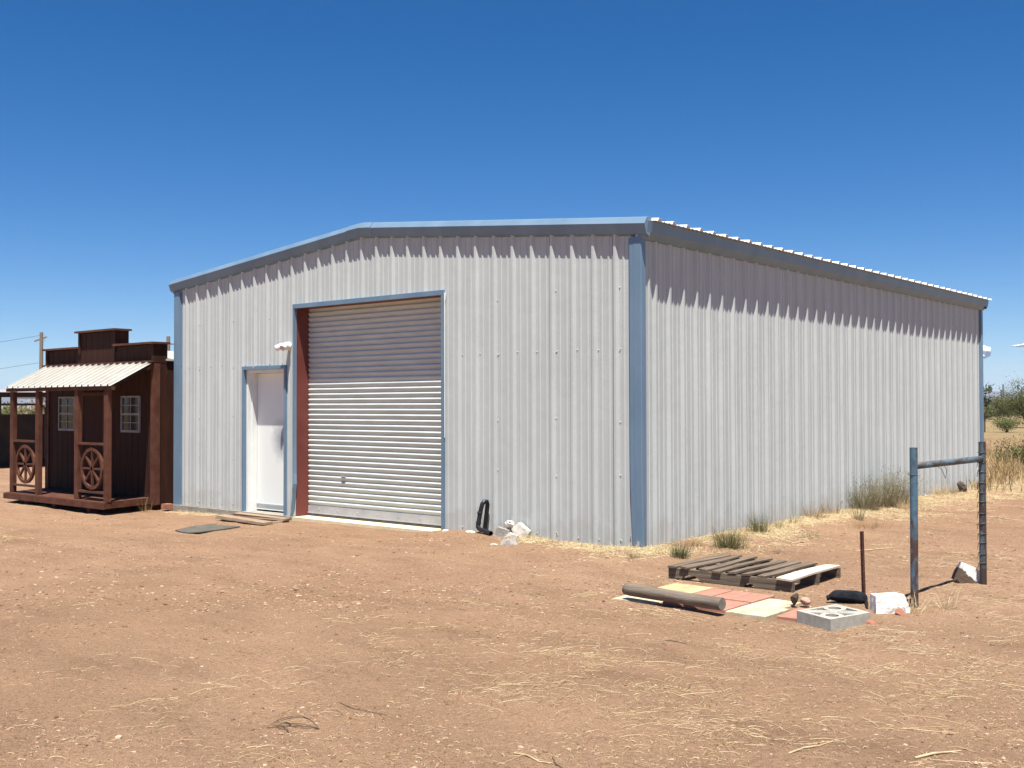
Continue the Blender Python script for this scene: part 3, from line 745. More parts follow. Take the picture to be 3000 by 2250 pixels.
g = MB(); g.tube([sp(-.85, .06, .1), sp(-.85, .06, 1.5), sp(-.80, .06, 1.62), sp(-.66, .06, 1.665), sp(.98, .06, 1.665), sp(1.12, .06, 1.62), sp(1.17, .06, 1.5), sp(1.17, .06, .1)], .03, 8); g.build('gate', M['stallpipe'], st)
g = MB(); g.tube([sp(.95, .9, 1.9), sp(.95, .9, 1.80)], .05, 8); g.tube([sp(.95, .9, 1.80), sp(.95, .9, 1.77)], .12, 10); g.tube([sp(.3, .95, 1.84), sp(1.7, .95, 1.84)], .018, 6); g.build('lamp', M['metalgrey'], st)

# utility poles
for (px, dep, topz, lab) in ((120.5, 115, 9.45, 'grey utility pole with a transformer, left of the shed false front'), (492.5, 105, 8.35, 'grey utility pole with short crossarm between the shed and the metal building')):
    x, y = at(px, dep); root = empty('utility_pole', (x, y, gzf(x, y)), lab, 'utility pole', 'utility poles along the horizon')
    mb = MB(); mb.tube([(x, y, gzf(x, y) - .3), (x, y, topz * .5), (x, y, topz)], [.24, .21, .18], 10); mb.build('shaft', M['polewood'], root)
    mb = MB(); r_ = Vector((CR.x, CR.y, 0)).normalized(); p = Vector((x, y, topz))
    if px < 300:
        mb.beam(p + r_ * -.75 + Vector((0, 0, -.95)), p + r_ * .55 + Vector((0, 0, -.5)), .14, .14); mb.build('crossarm', M['polewood'], root)
        mb = MB(); q = p + r_ * .55 + Vector((0, 0, -4.3)); mb.tube([q + Vector((0, 0, -.55)), q + Vector((0, 0, .45))], .28, 10); mb.beam(p + Vector((0, 0, -3.7)), q + Vector((0, 0, .35)), .1, .1); mb.build('transformer', M['metalgrey'], root)
        for dz in (-.55, -1.0):
            mb = MB(); mb.tube([p + r_ * .25 + Vector((0, 0, dz)), p + r_ * .25 + Vector((0, 0, dz + .3))], .07, 6); mb.build('insulator', M['metalgrey'], root)
        for zz, z2 in ((-.3, -3.9), (-3.2, -6.2), (-6.0, -7.2)):
            mb = MB(); a = p + Vector((0, 0, zz)); b_ = p - r_ * 46 + Vector((0, 0, z2 if zz > -5 else -9 + 1.2))
            pts = []
            for k in range(13):
                t = k / 12; q = a.lerp(b_, t); q.z -= 1.1 * 4 * t * (1 - t); pts.append(q)
            mb.tube(pts, .018 if zz > -5 else .028, 5); mb.build('power_line', M['wire'], root)
    else:
        mb.beam(p + r_ * -.5 + Vector((0, 0, -.75)), p + r_ * 1.15 + Vector((0, 0, -.75)), .12, .12); mb.build('crossarm', M['polewood'], root)
        mb = MB(); mb.tube([p + r_ * 1.1 + Vector((0, 0, -.7)), p + r_ * 1.1 + Vector((0, 0, -.45))], .07, 6); mb.build('insulator', M['metalgrey'], root); mb = MB(); mb.beam(p + Vector((0, 0, -3.3)), p + r_ * .4 + Vector((0, 0, -3.2)), .12, .12); mb.build('side_bracket', M['polewood'], root)

# ------------------------------------------------------------------ pipe fence stub
fp = empty('pipe_fence', (3.62, -.82, gzf(3.62, -.8)), 'flaking blue pipe fence stub of two posts and one rail', 'fence')
P1, P2 = Vector((3.576, -1.535, 0)), Vector((3.672, -.105, 0))
for p, mt, h in ((P1, 'pipe', 1.275), (P2, 'pipe2', 1.283)):
    mb = MB(); q0 = Vector((p.x, p.y, -.25)); q1 = Vector((p.x + .004, p.y, h))
    mb.tube([q0, q0.lerp(q1, .5), q1], .0305, 18, False)
    mb.tube([q1, q1 - Vector((0, 0, .12))], .026, 18, False)
    n0 = len(mb.v)
    for k in range(18):
        t = 2 * math.pi * k / 18
        for r in (.0305, .026): mb.v.append((q1.x + r * math.cos(t), q1.y + r * math.sin(t), q1.z))
    for k in range(18): j = (k + 1) % 18; mb.f.append((n0 + 2 * k, n0 + 2 * j, n0 + 2 * j + 1, n0 + 2 * k + 1))
    mb.build('post', M[mt], fp, True)
ra, rb = Vector((3.579, -1.50, 1.128)), Vector((3.668, -.13, 1.132))
mb = MB(); mb.tube([ra, ra.lerp(rb, .33), ra.lerp(rb, .66), rb], .0275, 16); mb.build('rail', M['pipe3'], fp, True)
for k in range(11):
    mb = MB(); z = .20 + k * .0905 + random.uniform(-.006, .006); ph = random.uniform(0, 6)
    ring = [(P2.x + .034 * math.cos(t), P2.y + .034 * math.sin(t), z + .006 * math.sin(t + ph)) for t in np.linspace(0, 2 * math.pi, 13)]
    mb.tube(ring, .0035, 5)
    mb.tube([(P2.x - .03, P2.y - .02, z), (P2.x - .036, P2.y - .024, z - .05)], .0028, 4); mb.build('tie_wire', M['wire'], fp)
for z in (1.1, 1.19):
    mb = MB(); mb.tube([(P2.x + .034 * math.cos(t), P2.y + .034 * math.sin(t), z) for t in np.linspace(0, 2 * math.pi, 13)], .004, 5); mb.build('tie_wire', M['wire'], fp)
mb = MB(); mb.tube([(P1.x + .033 * math.cos(t), P1.y + .033 * math.sin(t), 1.06) for t in np.linspace(0, 2 * math.pi, 13)], .003, 5)
mb.build('tie_wire', M['wire'], fp)
mb = MB(); c = ra.lerp(rb, .36); mb.tube([c + Vector((0, -.05, -.028)), c + Vector((.01, 0, -.05)), c + Vector((.01, .06, -.10)), c + Vector((.012, .09, -.13)), c + Vector((.012, .12, -.06)), c + Vector((0, .10, -.028))], .0025, 5); mb.build('loose_wire', M['wire'], fp)

# t-post with a black bundle at its foot
tp = empty('steel_stake', (3.13, -1.46, 0), 'thin rusty steel stake standing upright by the black bundle', 'stake')
mb = MB(); b0, b1 = Vector((3.135, -1.462, -.2)), Vector((3.119, -1.468, .572)); mb.beam(b0, b1, .034, .006, (.6, .7, 0)); mb.beam(b0 + Vector((.006, .009, 0)), b1 + Vector((.006, .009, 0)), .006, .024, (.6, .7, 0)); mb.build('shaft', M['rust'], tp)
for k in range(10):
    q = b0.lerp(b1, .3 + .07 * k) + Vector((-.003, -.006, 0)); mb = MB(); mb.box(q.x - .006, q.x + .006, q.y - .004, q.y + .004, q.z - .008, q.z + .008); mb.build('stud', M['rust'], tp)
mb = MB()
pts = [Vector((2.955, -1.735, .048)), Vector((2.975, -1.725, .055)), Vector((3.00, -1.71, .060)), Vector((3.05, -1.68, .058)), Vector((3.10, -1.645, .052)), Vector((3.15, -1.61, .045)), Vector((3.19, -1.575, .034)), Vector((3.21, -1.56, .026))]
mb.tube(pts, [.020, .026, .043, .052, .051, .047, .036, .014], 20)
V2 = []
for i, p in enumerate(mb.v):
    q = Vector(p); nzz = float(vn(q.x * 40 + q.z * 16, q.y * 26 + q.z * 44, 61)); V2.append((q.x + nzz * .02, q.y + nzz * .02, max(.001, q.z * 1.08 + nzz * .03)))
mb.v = V2
bu = mb.build('cloth_bundle', M['fabric'], None, True); tag(bu, 'rolled black cloth bundle lying at the foot of the rusty stake', 'bundle')
sm = bu.modifiers.new('smooth', 'SUBSURF'); sm.levels = 2; sm.render_levels = 2
mb = MB(); mb.tube([(2.958, -1.738, .047), (2.945, -1.746, .043), (2.94, -1.749, .042)], [.021, .023, .019], 12); mb.build('tied_end', M['fabric'], bu, True)
mb = MB(); mb.tube([(3.2, -1.58, .02), (3.24, -1.66, .012), (3.27, -1.74, .01), (3.30, -1.80, .008)], [.016, .013, .010, .006], 8); mb.build('loose_strap', M['fabric'], bu, True)

# ------------------------------------------------------------------ pallet
pa = empty('wooden_pallet', (1.9, -.97, 0), 'weathered wooden pallet with gaps between slats lying beside the metal building', 'pallet')
mb = MB(); x0, x1 = 1.275, 2.52
out = [(x0, .008), (x0, .104), (1.50, .100), (x1, .102), (x1, .006), (2.16, .004), (2.14, .035), (2.07, .038), (2.05, .004), (1.62, .006), (1.55, .052), (1.44, .048), (1.42, .012)]
def prism_xz(mb, poly, y0, y1):
    n = len(poly); n0 = len(mb.v)
    mb.v += [(x, y0, z) for x, z in poly] + [(x, y1, z) for x, z in poly]
    mb.f.append(tuple(n0 + i for i in range(n))); mb.f.append(tuple(n0 + n + i for i in range(n))[::-1])
    for i in range(n): j = (i + 1) % n; mb.f.append((n0 + i, n0 + n + i, n0 + n + j, n0 + j))
prism_xz(mb, out, -1.485, -1.447); mb.build('stringer', M['stringerwood'], pa)
mb = MB(); prism_xz(mb, out, -.985, -.947); mb.build('stringer', M['stringerwood'], pa)
mb = MB(); prism_xz(mb, out, -.525, -.487); mb.build('stringer', M['stringerwood'], pa)
for i, (xn, xf, wd) in enumerate(((1.322, 1.325, .085), (1.452, 1.448, .088), (1.640, 1.622, .090), (1.782, 1.775, .088), (1.935, 1.940, .086), (2.075, 2.088, .084), (2.225, 2.238, .084), (2.448, 2.436, .140))):
    mb = MB(); ya, yb = -1.50 + random.uniform(-.015, .02), -.472 + random.uniform(-.02, .02)
    zs = .105; th = .017; n0 = len(mb.v); seg = 9
    for k in range(seg + 1):
        t = k / seg; xx = xn + (xf - xn) * t; yy = ya + (yb - ya) * t; w2 = wd / 2 * (1 + .04 * math.sin(9 * t + i))
        zz = zs + .004 * math.sin(5 * t + i * 1.7); tw = .004 * math.sin(3 * t + i)
        mb.v += [(xx - w2, yy, zz + tw), (xx + w2, yy, zz - tw), (xx + w2, yy, zz + th - tw), (xx - w2, yy, zz + th + tw)]
    for k in range(seg):
        a = n0 + 4 * k
        for q in range(4): mb.f.append((a + q, a + (q + 1) % 4, a + 4 + (q + 1) % 4, a + 4 + q))
    mb.f += [(n0, n0 + 3, n0 + 2, n0 + 1), tuple(n0 + 4 * seg + q for q in range(4))]
    o = mb.build('slat', M['palewood' if i == 7 else 'palletwood'], pa)
    if i == 7: tag(o, 'pale bleached end slat')
for yb in (1.32, 2.42):
    mb = MB(); mb.box(yb - .05, yb + .05, -1.49, -.48, -.012, .0045); mb.build('bottom_board', M['palletwood'], pa)

# ------------------------------------------------------------------ pavers, log, block
def paver(x0, x1, y0, y1, m, lab, grp, top=.028, rz=0):
    top -= .010
    cx, cy = (x0 + x1) / 2, (y0 + y1) / 2; c, s = math.cos(rz), math.sin(rz)
    mb = MB(); mb.box(x0, x1, y0, y1, -.03, top)
    mb.v = [(cx + (x - cx) * c - (y - cy) * s, cy + (x - cx) * s + (y - cy) * c, z) for x, y, z in mb.v]
    return tag(mb.build('paving_slab', M[m], None, False, .004), lab, 'paving slab', grp)
PG = 'paving slabs laid in the dirt'
paver(1.52, 1.905, -2.185, -1.765, 'pyellow', 'stained yellow paving slab at the pallet end of the row, left of the narrow red ones', PG, .030)
paver(1.46, 1.87, -2.665, -2.20, 'pcream', 'off-white paving slab mostly hidden beneath the left end of the log', PG, .012, .03)
paver(1.925, 2.108, -2.175, -1.785, 'pred', 'narrow red paving slab touching the yellow slab', PG, .031, .01)
paver(2.118, 2.302, -2.178, -1.783, 'pred', 'narrow red paving slab, middle one of the three beside the pallet', PG, .029)
paver(2.315, 2.505, -2.19, -1.80, 'pred', 'narrow red paving slab beside the cream slab near the black and pale stones', PG, .032, -.015)
paver(1.915, 2.105, -2.61, -2.20, 'pred', 'red paving slab half under the middle of the log', PG, .027)
paver(2.118, 2.495, -2.625, -2.215, 'pred', 'large square red paving slab by the sawn end of the log', PG, .029)
paver(2.515, 2.80, -2.245, -1.92, 'pcream', 'cream paving slab under the dark upright stone', PG, .026, -.02)
paver(2.52, 2.862, -2.665, -2.265, 'pcream', 'cream paving slab with a faint ring stain in the front row', PG, .030, -.01)
paver(2.885, 3.085, -2.545, -2.13, 'pred', 'red paving slab tucked against the patterned concrete block', PG, .022, .04)
lg = empty('fence_log', (2.03, -2.68, .03), 'short weathered round timber lying across the paving slabs', 'log')
la, lb = Vector((1.565, -2.625, .082)), Vector((2.525, -2.725, .083)); dl = (lb - la).normalized()
mb = MB(); ns = 26; nn_ = 20; a_ = dl.cross(Vector((0, 0, 1))).normalized(); b_ = a_.cross(dl)
for i in range(ns + 1):
    t = i / ns; p = la.lerp(lb, t)
    for k in range(nn_):
        th = 2 * math.pi * k / nn_
        r = .0505 + .006 * float(vn(t * 6, th * 1.5, 71)) + .002 * float(vn(t * 2, th * 4, 72))
        if abs(th - 1.9) < .2: r -= .006 * (.5 + float(vn(t * 7, .3, 73)))
        if t < .05: r -= .008 * (1 - t / .05)
        mb.v.append(tuple(p + (a_ * math.cos(th) + b_ * math.sin(th)) * r))
for i in range(ns):
    for k in range(nn_): j = (k + 1) % nn_; mb.f.append((i * nn_ + k, i * nn_ + j, (i + 1) * nn_ + j, (i + 1) * nn_ + k))
mb.f.append(tuple(range(nn_))[::-1]); mb.build('trunk', M['logwood'], lg, True)
mb = MB(); mb.tube([lb, lb + dl * .003], .0485, 20); mb.build('sawn_end', M['logend'], lg)

bk = empty('patterned_block', (3.26, -2.45, 0), 'pale square concrete screen block with pierced oval and triangle pattern', 'concrete block')
Lc, Nc, Rc, Tc = Vector((3.07, -2.575, 0)), Vector((3.405, -2.735, 0)), Vector((3.525, -2.30, 0)), Vector((3.19, -2.14, 0))
zt, zb = .078, -.04; H_ = zt - zb; zc = (zt + zb) / 2
mb = MB()
def bar(a, b, w, dz=0): mb.beam(Vector((a.x, a.y, zc)), Vector((b.x, b.y, zc)), w, H_ - dz)
ins = .016; cen = (Lc + Nc + Rc + Tc) / 4
def inn(p, k=.93): return cen + (p - cen) * k
loop = [Lc, Nc, Rc, Tc]
for i in range(4):       # mitred frame
    a, b = loop[i], loop[(i + 1) % 4]; ai, bi = inn(a, .83), inn(b, .83)
    vs = [(p.x, p.y, z) for z in (zb, zt) for p in (a, b, bi, ai)]
    mb.add(vs, [(0, 3, 2, 1), (4, 5, 6, 7), (0, 1, 5, 4), (2, 3, 7, 6)])
def hole_ring(c, rx, ry, ax):      # oval collar around a pierced hole
    ax = ax.normalized(); ay = Vector((-ax.y, ax.x, 0)); n = 20; n0 = len(mb.v)
    for k in range(n):
        t = 2 * math.pi * k / n
        for f in (1, .58):
            p = c + ax * math.cos(t) * rx * f + ay * math.sin(t) * ry * f
            mb.v += [(p.x, p.y, zb), (p.x, p.y, zt - .0015)]
    for k in range(n):
        a = n0 + 4 * k; b = n0 + 4 * ((k + 1) % n)
        mb.f += [(a + 1, b + 1, b + 3, a + 3), (a, b, b + 1, a + 1), (a + 2, a + 3, b + 3, b + 2)]
dN = Nc - cen; dL = Lc - cen
hole_ring(cen + dN * .47, .098, .085, dN); hole_ring(cen - dN * .47, .098, .085, dN)
for s in (1, -1):
    bar(cen, cen + dL * .90 * s + dN * .03, .034, .002)
    bar(cen + dN * .16, cen + dL * .84 * s + dN * .10, .026, .003); bar(cen - dN * .16, cen + dL * .84 * s - dN * .10, .026, .004)
    bar(cen + dN * .80, cen + dN * .90, .04, .004)
bar(cen + dN * .1, cen - dN * .1, .05, .004); bar(cen - dN * .80, cen - dN * .90, .04, .004)
mb.build('web', M['blocktop'], bk)
mb = MB(); mb.box(3.15, 3.40, -2.52, -2.36, -.06, -.035); mb.build('soil_plug', M['block'], bk)

# ------------------------------------------------------------------ rocks
rock('rock', (3.455, -1.775, .052), (.205, .15, .145), 6, 'rockwhite', 'bright white-painted rock between the rusty stake and the blue post', tilt=-.10, boxy=.56, rough=.03, rz=.72, nb=6)
rock('rock', (3.53, -.06, .072), (.17, .15, .15), 11, 'rockpart', 'rock half brown half white paint beneath the blue rail', tilt=.38, boxy=.58, rough=.035, rz=.6, nb=7)
rock('rock', (3.47, -1.46, .015), (.11, .09, .05), 9, 'rockpink', 'low pinkish rock behind the white-painted rock')
rock('rock', (3.585, -1.86, .012), (.065, .05, .04), 12, 'rockred', 'small broken red brick piece in front of the blue post', cat='brick piece', cuts=9)
rock('rock', (3.50, -2.30, .0), (.075, .06, .04), 14, 'rockred', 'rounded reddish clod right of the patterned block')
rock('rock', (2.815, -2.085, .075), (.035, .045, .062), 21, 'rockdark', 'dark upright stone standing on the cream slab', tilt=.25, cuts=9)
rock('rock', (2.885, -2.02, .055), (.042, .05, .042), 22, 'rockpink', 'pinkish-white stone leaning against the dark upright stone', cuts=9)
rock('rock', (-1.86, -.21, .055), (.135, .11, .115), 31, 'rockgrey', 'grey angular rubble block at the left of the rock pile by the siding', group='rubble by the siding', boxy=.58, rough=.02, rz=.5, tilt=.25, nb=7)
rock('rock', (-1.69, -.23, .03), (.12, .09, .08), 33, 'rockgrey', 'grey rubble block in the middle of the rock pile', group='rubble by the siding', boxy=.58, rough=.02, rz=.2, tilt=.3, nb=8)
rock('rock', (-1.86, -.075, .13), (.095, .065, .085), 35, 'conglom', 'speckled rubble lump at the back of the rock pile', group='rubble by the siding')
rock('rock', (-1.64, -.10, .105), (.16, .10, .095), 37, 'rockpale', 'long pale rubble leaning on top of the rock pile', group='rubble by the siding', tilt=.6, boxy=.6, rough=.025, rz=.2, nb=7)
rock('rock', (-1.42, -.60, .02), (.16, .10, .075), 39, 'rockgrey', 'dark-sided grey rubble piece lying in front of the rock pile', group='rubble by the siding', boxy=.6, rough=.03, rz=.4, tilt=-.1)
rock('rock', (-1.33, -.37, .008), (.07, .045, .02), 41, 'rockpale', 'flat white rubble chip right of the rock pile', group='rubble by the siding')
rock('rock', (-1.55, -.72, .005), (.06, .045, .015), 43, 'rockpale', 'flat white rubble chip left of the grey piece before the pile', group='rubble by the siding')
rock('rock', (-2.42, -.16, .038), (.08, .05, .02), 45, 'rockpale', 'flat white stone just left of the black drain pipe', group='rubble by the siding')
rock('rock', (-2.88, -.13, .005), (.06, .045, .03), 47, 'rockpale', 'white stone at the right foot of the roll-up door frame', group='rubble by the siding')
rock('rock', (.20, 10.35, .09), (.12, .11, .12), 49, 'rockdark', 'dark brown rock against the far end of the side wall', cuts=9)

# black drain pipe by the wall
dp = empty('drain_pipe', (-2.25, -.1, .03), 'bent black plastic drain pipe leaning at the siding right of the roll-up door', 'pipe')
path = [(-2.285, -.062, -.02), (-2.27, -.062, .10), (-2.235, -.062, .32), (-2.222, -.066, .385), (-2.218, -.085, .425), (-2.228, -.115, .428), (-2.243, -.140, .395), (-2.255, -.152, .33), (-2.262, -.158, .29)]
mb = MB(); mb.tube(path, .0275, 14); mb.build('pipe_bend', M['black'], dp, True)
mb = MB(); mb.tube([(-2.262, -.158, .30), (-2.268, -.166, .23), (-2.276, -.178, .155), (-2.274, -.184, .115), (-2.25, -.19, .092)], [.0285, .0285, .0285, .030, .030], 14); mb.build('down_leg', M['black'], dp, True)
mb = MB(); mb.tube([(-2.2635, -.160, .298), (-2.2655, -.1625, .270)], .033, 14); mb.build('coupling', M['black'], dp); mb = MB(); mb.tube([(-2.273, -.174, .178), (-2.276, -.178, .150)], .033, 14); mb.build('coupling', M['black'], dp)
mb = MB(); mb.tube([(-2.26, -.188, .10), (-2.22, -.200, .086), (-1.99, -.265, .062)], .0285, 14, False); mb.tube([(-2.21, -.203, .085), (-2.03, -.2537, .0662)], .0245, 14, True); mb.build('outlet', M['black'], dp, True)

# mat and timber step by the small door
mt_ = MB(); poly = [(-6.29, -1.86), (-5.95, -1.90), (-5.62, -1.90), (-5.70, -1.52), (-5.79, -1.16), (-6.15, -1.15), (-6.52, -1.12), (-6.42, -1.5)]
nP = len(poly); zz = [gzf(*p) for p in poly]; lift = [.016, .012, .03, .014, .02, .012, .018, .012]
c0 = (-6.06, -1.5)
mt_.v = [(x, y, z + l) for (x, y), z, l in zip(poly, zz, lift)] + [(x, y, z + l - .012) for (x, y), z, l in zip(poly, zz, lift)] + [(c0[0], c0[1], max(zz) + .016)]
for i in range(nP):
    j = (i + 1) % nP; mt_.f += [(i, j, 2 * nP), (i, nP + i, nP + j, j)]
tag(mt_.build('door_mat', M['rubbermat']), 'flat dark grey rubber mat lying on the dirt before the small door', 'mat')
ws = empty('timber_step', (-6.5, -.45, -.07), 'old grey planks forming a low broken step before the small door', 'step')
mb = MB(); mb.beam((-7.10, -.575, -.035), (-5.79, -.70, -.04), .16, .04, jit=.008); mb.build('plank', M['plank'], ws)
mb = MB(); mb.beam((-7.16, -.24, -.032), (-5.92, -.26, -.03), .13, .04, jit=.008); mb.build('plank', M['plank'], ws)
mb = MB(); mb.beam((-6.9, -.42, -.066), (-6.0, -.46, -.068), .12, .03, jit=.008); mb.build('plank', M['plank'], ws)
mb = MB(); mb.beam((-5.90, -.72, -.075), (-6.0, -.18, -.072), .07, .045, jit=.008); mb.build('bearer', M['plank'], ws); mb = MB(); mb.beam((-6.98, -.62, -.078), (-7.0, -.2, -.075), .07, .045, jit=.008); mb.build('bearer', M['plank'], ws)
mb = MB(); mb.beam((-9.35, -.10, -.055), (-9.16, -.08, -.05), .14, .09, jit=.006); tag(mb.build('brick', M['rockred']), 'reddish brick on the ground between the shed and the metal building', 'brick')

# ------------------------------------------------------------------ loose pieces: straw, blades, leaves, pebbles (numpy builders)
def straws(pos, th, ln, rad, curv, lift, seg=4):
    """tri-section tubes lying on the ground -> V,F"""
    n = len(pos); t = np.linspace(0, 1, seg + 1)[None]
    ang = th[:, None] + curv[:, None] * (t - .5)
    dx = np.cos(ang) * ln[:, None] / seg; dy = np.sin(ang) * ln[:, None] / seg
    x = pos[:, :1] + np.cumsum(dx, 1) - dx; y = pos[:, 1:2] + np.cumsum(dy, 1) - dy
    z = gz(x, y) + rad[:, None] * .6 + lift[:, None] * np.sin(np.pi * t) + .0
    rr = rad[:, None] * (1 - .5 * t)
    px, py = -np.sin(ang), np.cos(ang)
    V = np.stack([np.stack([x + px * rr, y + py * rr, z], -1), np.stack([x - px * rr, y - py * rr, z], -1), np.stack([x, y, z + rr * 1.5], -1)], 2)  # n,seg+1,3,3
    V = V.reshape(-1, 3); b = (np.arange(n) * (seg + 1) * 3)[:, None, None] + (np.arange(seg) * 3)[None, :, None] + np.zeros(3, int)[None, None]
    k = np.arange(3)[None, None]; k2 = (k + 1) % 3
    F = np.stack([b + k, b + k2, b + 3 + k2, b + 3 + k], -1).reshape(-1, 4)
    return V, F
def blades(base, th, ln, wd, lean, bend, seg=3):
    """tapered leaf strips rising from base (n,3)"""
    n = len(base); t = np.linspace(0, 1, seg + 1)[None]
    el = (np.pi / 2 - lean)[:, None] - bend[:, None] * t
    dh = np.cos(el) * ln[:, None] / seg; dz = np.sin(el) * ln[:, None] / seg
    h = np.cumsum(dh, 1) - dh; z = np.cumsum(dz, 1) - dz
    x = base[:, :1] + np.cos(th)[:, None] * h; y = base[:, 1:2] + np.sin(th)[:, None] * h; z = base[:, 2:3] + z
    a = RNG.uniform(0, 2 * np.pi, n)[:, None]; w = wd[:, None] / 2 * (1 - .85 * t)
    V = np.stack([np.stack([x - np.sin(a) * w, y + np.cos(a) * w, z], -1), np.stack([x + np.sin(a) * w, y - np.cos(a) * w, z], -1)], 2).reshape(-1, 3)
    b = (np.arange(n) * (seg + 1) * 2)[:, None] + (np.arange(seg) * 2)[None]
    F = np.stack([b, b + 1, b + 3, b + 2], -1).reshape(-1, 4)
    return V, F
def leaves(c, size, rng=RNG):
    """small folded leaf quads"""
    n = len(c); d = rng.normal(size=(n, 3)); d /= np.linalg.norm(d, axis=1)[:, None]
    e = np.cross(d, rng.normal(size=(n, 3))); e /= np.linalg.norm(e, axis=1)[:, None]
    s = (size * rng.uniform(.6, 1.3, n))[:, None]
    V = np.stack([c - d * s, c + e * s * .38, c + d * s, c - e * s * .38], 1).reshape(-1, 3)
    return V, np.arange(4 * n).reshape(n, 4)

def view_pts(n, d0, d1, u0=-.52, u1=.52, pw=1.0):
    d = (RNG.uniform(d1 ** -pw, d0 ** -pw, n)) ** (-1 / pw); u = RNG.uniform(u0, u1, n)
    return np.stack([CAM.x + (CF.x + CR.x * u) * d, CAM.y + (CF.y + CR.y * u) * d], 1), d, u
def free(p):
    x, y = p[:, 0], p[:, 1]
    inb = (x > -W - .05) & (x < .05) & (y > -.05) & (y < L + .05)
    ins_ = (x > -13.2) & (x < -9.3) & (y > -1.2)
    pv = (x > 1.5) & (x < 3.1) & (y > -2.7) & (y < -1.75)
    pl_ = (x > 1.25) & (x < 2.55) & (y > -1.5) & (y < -.46)
    return ~(inb | ins_ | pl_) & ~(pv & (RNG.random(len(x)) < .96))
# scattered straw, in drifts, thicker to the right
p, d, u = view_pts(95000, 4.4, 24, pw=1.0)
x, y = p[:, 0], p[:, 1]
drift = vn(x / .9, y / .9, 41) * 1.1 + vn(x / .3, y / .3, 42) * .8
wgt = .025 + .30 * sst(-.35, .30, u) + .45 * sst(.12, .45, u)
dens = wgt * sst(-.25, .6, drift) ** 1.6 + .02
keep = (RNG.random(len(x)) < dens) & free(p)
p = p[keep]; d = d[keep]; n = len(p)
th0 = vn(p[:, 0] / .7, p[:, 1] / .7, 43) * 5 + .7; th = th0 + RNG.normal(0, .8, n)
ln = np.exp(RNG.normal(-2.95, .62, n)).clip(.012, .30); rad = RNG.uniform(.0005, .0014, n) * (.8 + ln * 2.2)
# tangles that the wind has left in known spots, and fine chaff everywhere
TP, TL, TR, TH = [], [], [], []
for px, py, k in ((1690, 1745, 60), (1900, 1792, 70), (2010, 1806, 60), (2150, 1905, 70), (2330, 1838, 60), (2420, 1905, 80), (2580, 1862, 60), (2700, 1905, 90), (2850, 1950, 90), (2450, 1935, 60), (2560, 1962, 70), (2900, 2005, 70), (2750, 2022, 70), (1700, 1872, 40), (1650, 1902, 50), (1620, 1985, 50), (1450, 2002, 50), (1480, 2034, 50), (1250, 1832, 50), (1090, 1868, 45), (1150, 1932, 50), (1030, 1812, 50), (1400, 1772, 40), (1560, 1740, 40), (1780, 1922, 50), (2100, 2185, 60), (2260, 2150, 60), (2600, 2055, 60), (2520, 2120, 40), (430, 2060, 35), (620, 2030, 30), (700, 1990, 30), (250, 1960, 25), (520, 2110, 25), (1900, 2010, 40), (2950, 1880, 50), (2960, 1760, 40), (2800, 1620, 40), (2740, 1560, 40), (2650, 1850, 60), (1960, 1700, 40), (1560, 1690, 40), (860, 2000, 30)):
    d_ = CF + CR * ((px - 1500) / FPX) + CU * ((1125 - py) / FPX); t_ = -CAM.z / d_.z; cx, cy = CAM.x + d_.x * t_, CAM.y + d_.y * t_
    a0 = RNG.uniform(0, 3.14); lo_, ac_ = RNG.normal(0, .17, k), RNG.normal(0, .055, k)
    TP.append(np.stack([cx + np.cos(a0) * lo_ - np.sin(a0) * ac_, cy + np.sin(a0) * lo_ + np.cos(a0) * ac_], 1)); TH.append(a0 + RNG.normal(0, .75, k)); TL.append(np.exp(RNG.normal(-2.75, .6, k)).clip(.02, .26)); TR.append(RNG.uniform(.0007, .0017, k))
cp_, cd_, cu_ = view_pts(32000, 4.4, 20, pw=.9)
cw = RNG.random(len(cp_)) < (.22 + .6 * sst(-.35, .3, cu_)) * (.5 + vn(cp_[:, 0] / .5, cp_[:, 1] / .5, 48)); cp_ = cp_[cw & free(cp_)]; k = len(cp_)
TP.append(cp_); TH.append(RNG.uniform(0, 6.28, k)); TL.append(RNG.uniform(.008, .035, k)); TR.append(RNG.uniform(.0008, .0020, k))
TP = np.concatenate(TP); ok = free(TP); p = np.concatenate([p, TP[ok]]); th = np.concatenate([th, np.concatenate(TH)[ok]]); ln = np.concatenate([ln, np.concatenate(TL)[ok]]); rad = np.concatenate([rad, np.concatenate(TR)[ok]]); n = len(p)
V, F = straws(p, th, ln, rad, RNG.normal(0, .45, n), np.abs(RNG.normal(0, .006, n)))
tag(npmesh('loose_straw', V, F, M['straw']), 'loose dry straw strewn over the dirt yard', 'straw', kind='stuff')
print('straws', n)
# golden litter along the foot of the walls
def band(n, fx):
    a = fx(n); return a
def gold_pts(n):
    y = RNG.uniform(-.35, L + 2, n); x = .02 + np.abs(RNG.normal(0, 1, n)) * (.36 + .16 * np.sin(y * 1.3) + .05 * y * .5)
    q1 = np.stack([x, y], 1)
    m = n // 5; xx = RNG.uniform(-1.75, .6, m); yy = -.03 - np.abs(RNG.normal(0, .33, m)) * (.5 + .6 * sst(-1.8, .2, xx)); q2 = np.stack([xx, yy], 1)
    m2 = n // 10; q3 = np.stack([-8.9 + RNG.normal(0, .9, m2), -3.9 + RNG.normal(0, .28, m2)], 1)
    m3 = n // 22; q4 = np.stack([RNG.uniform(-9.0, -6.1, m3), -.08 - np.abs(RNG.normal(0, .1, m3))], 1)
    q = np.concatenate([q1, q2, q4, q3]); k = vn(q[:, 0] / .35, q[:, 1] / .35, 51) + .6 * vn(q[:, 0] / .12, q[:, 1] / .12, 52) > RNG.uniform(-.35, .5, len(q))
    return q[k & free(q)]
p = gold_pts(25000); n = len(p)
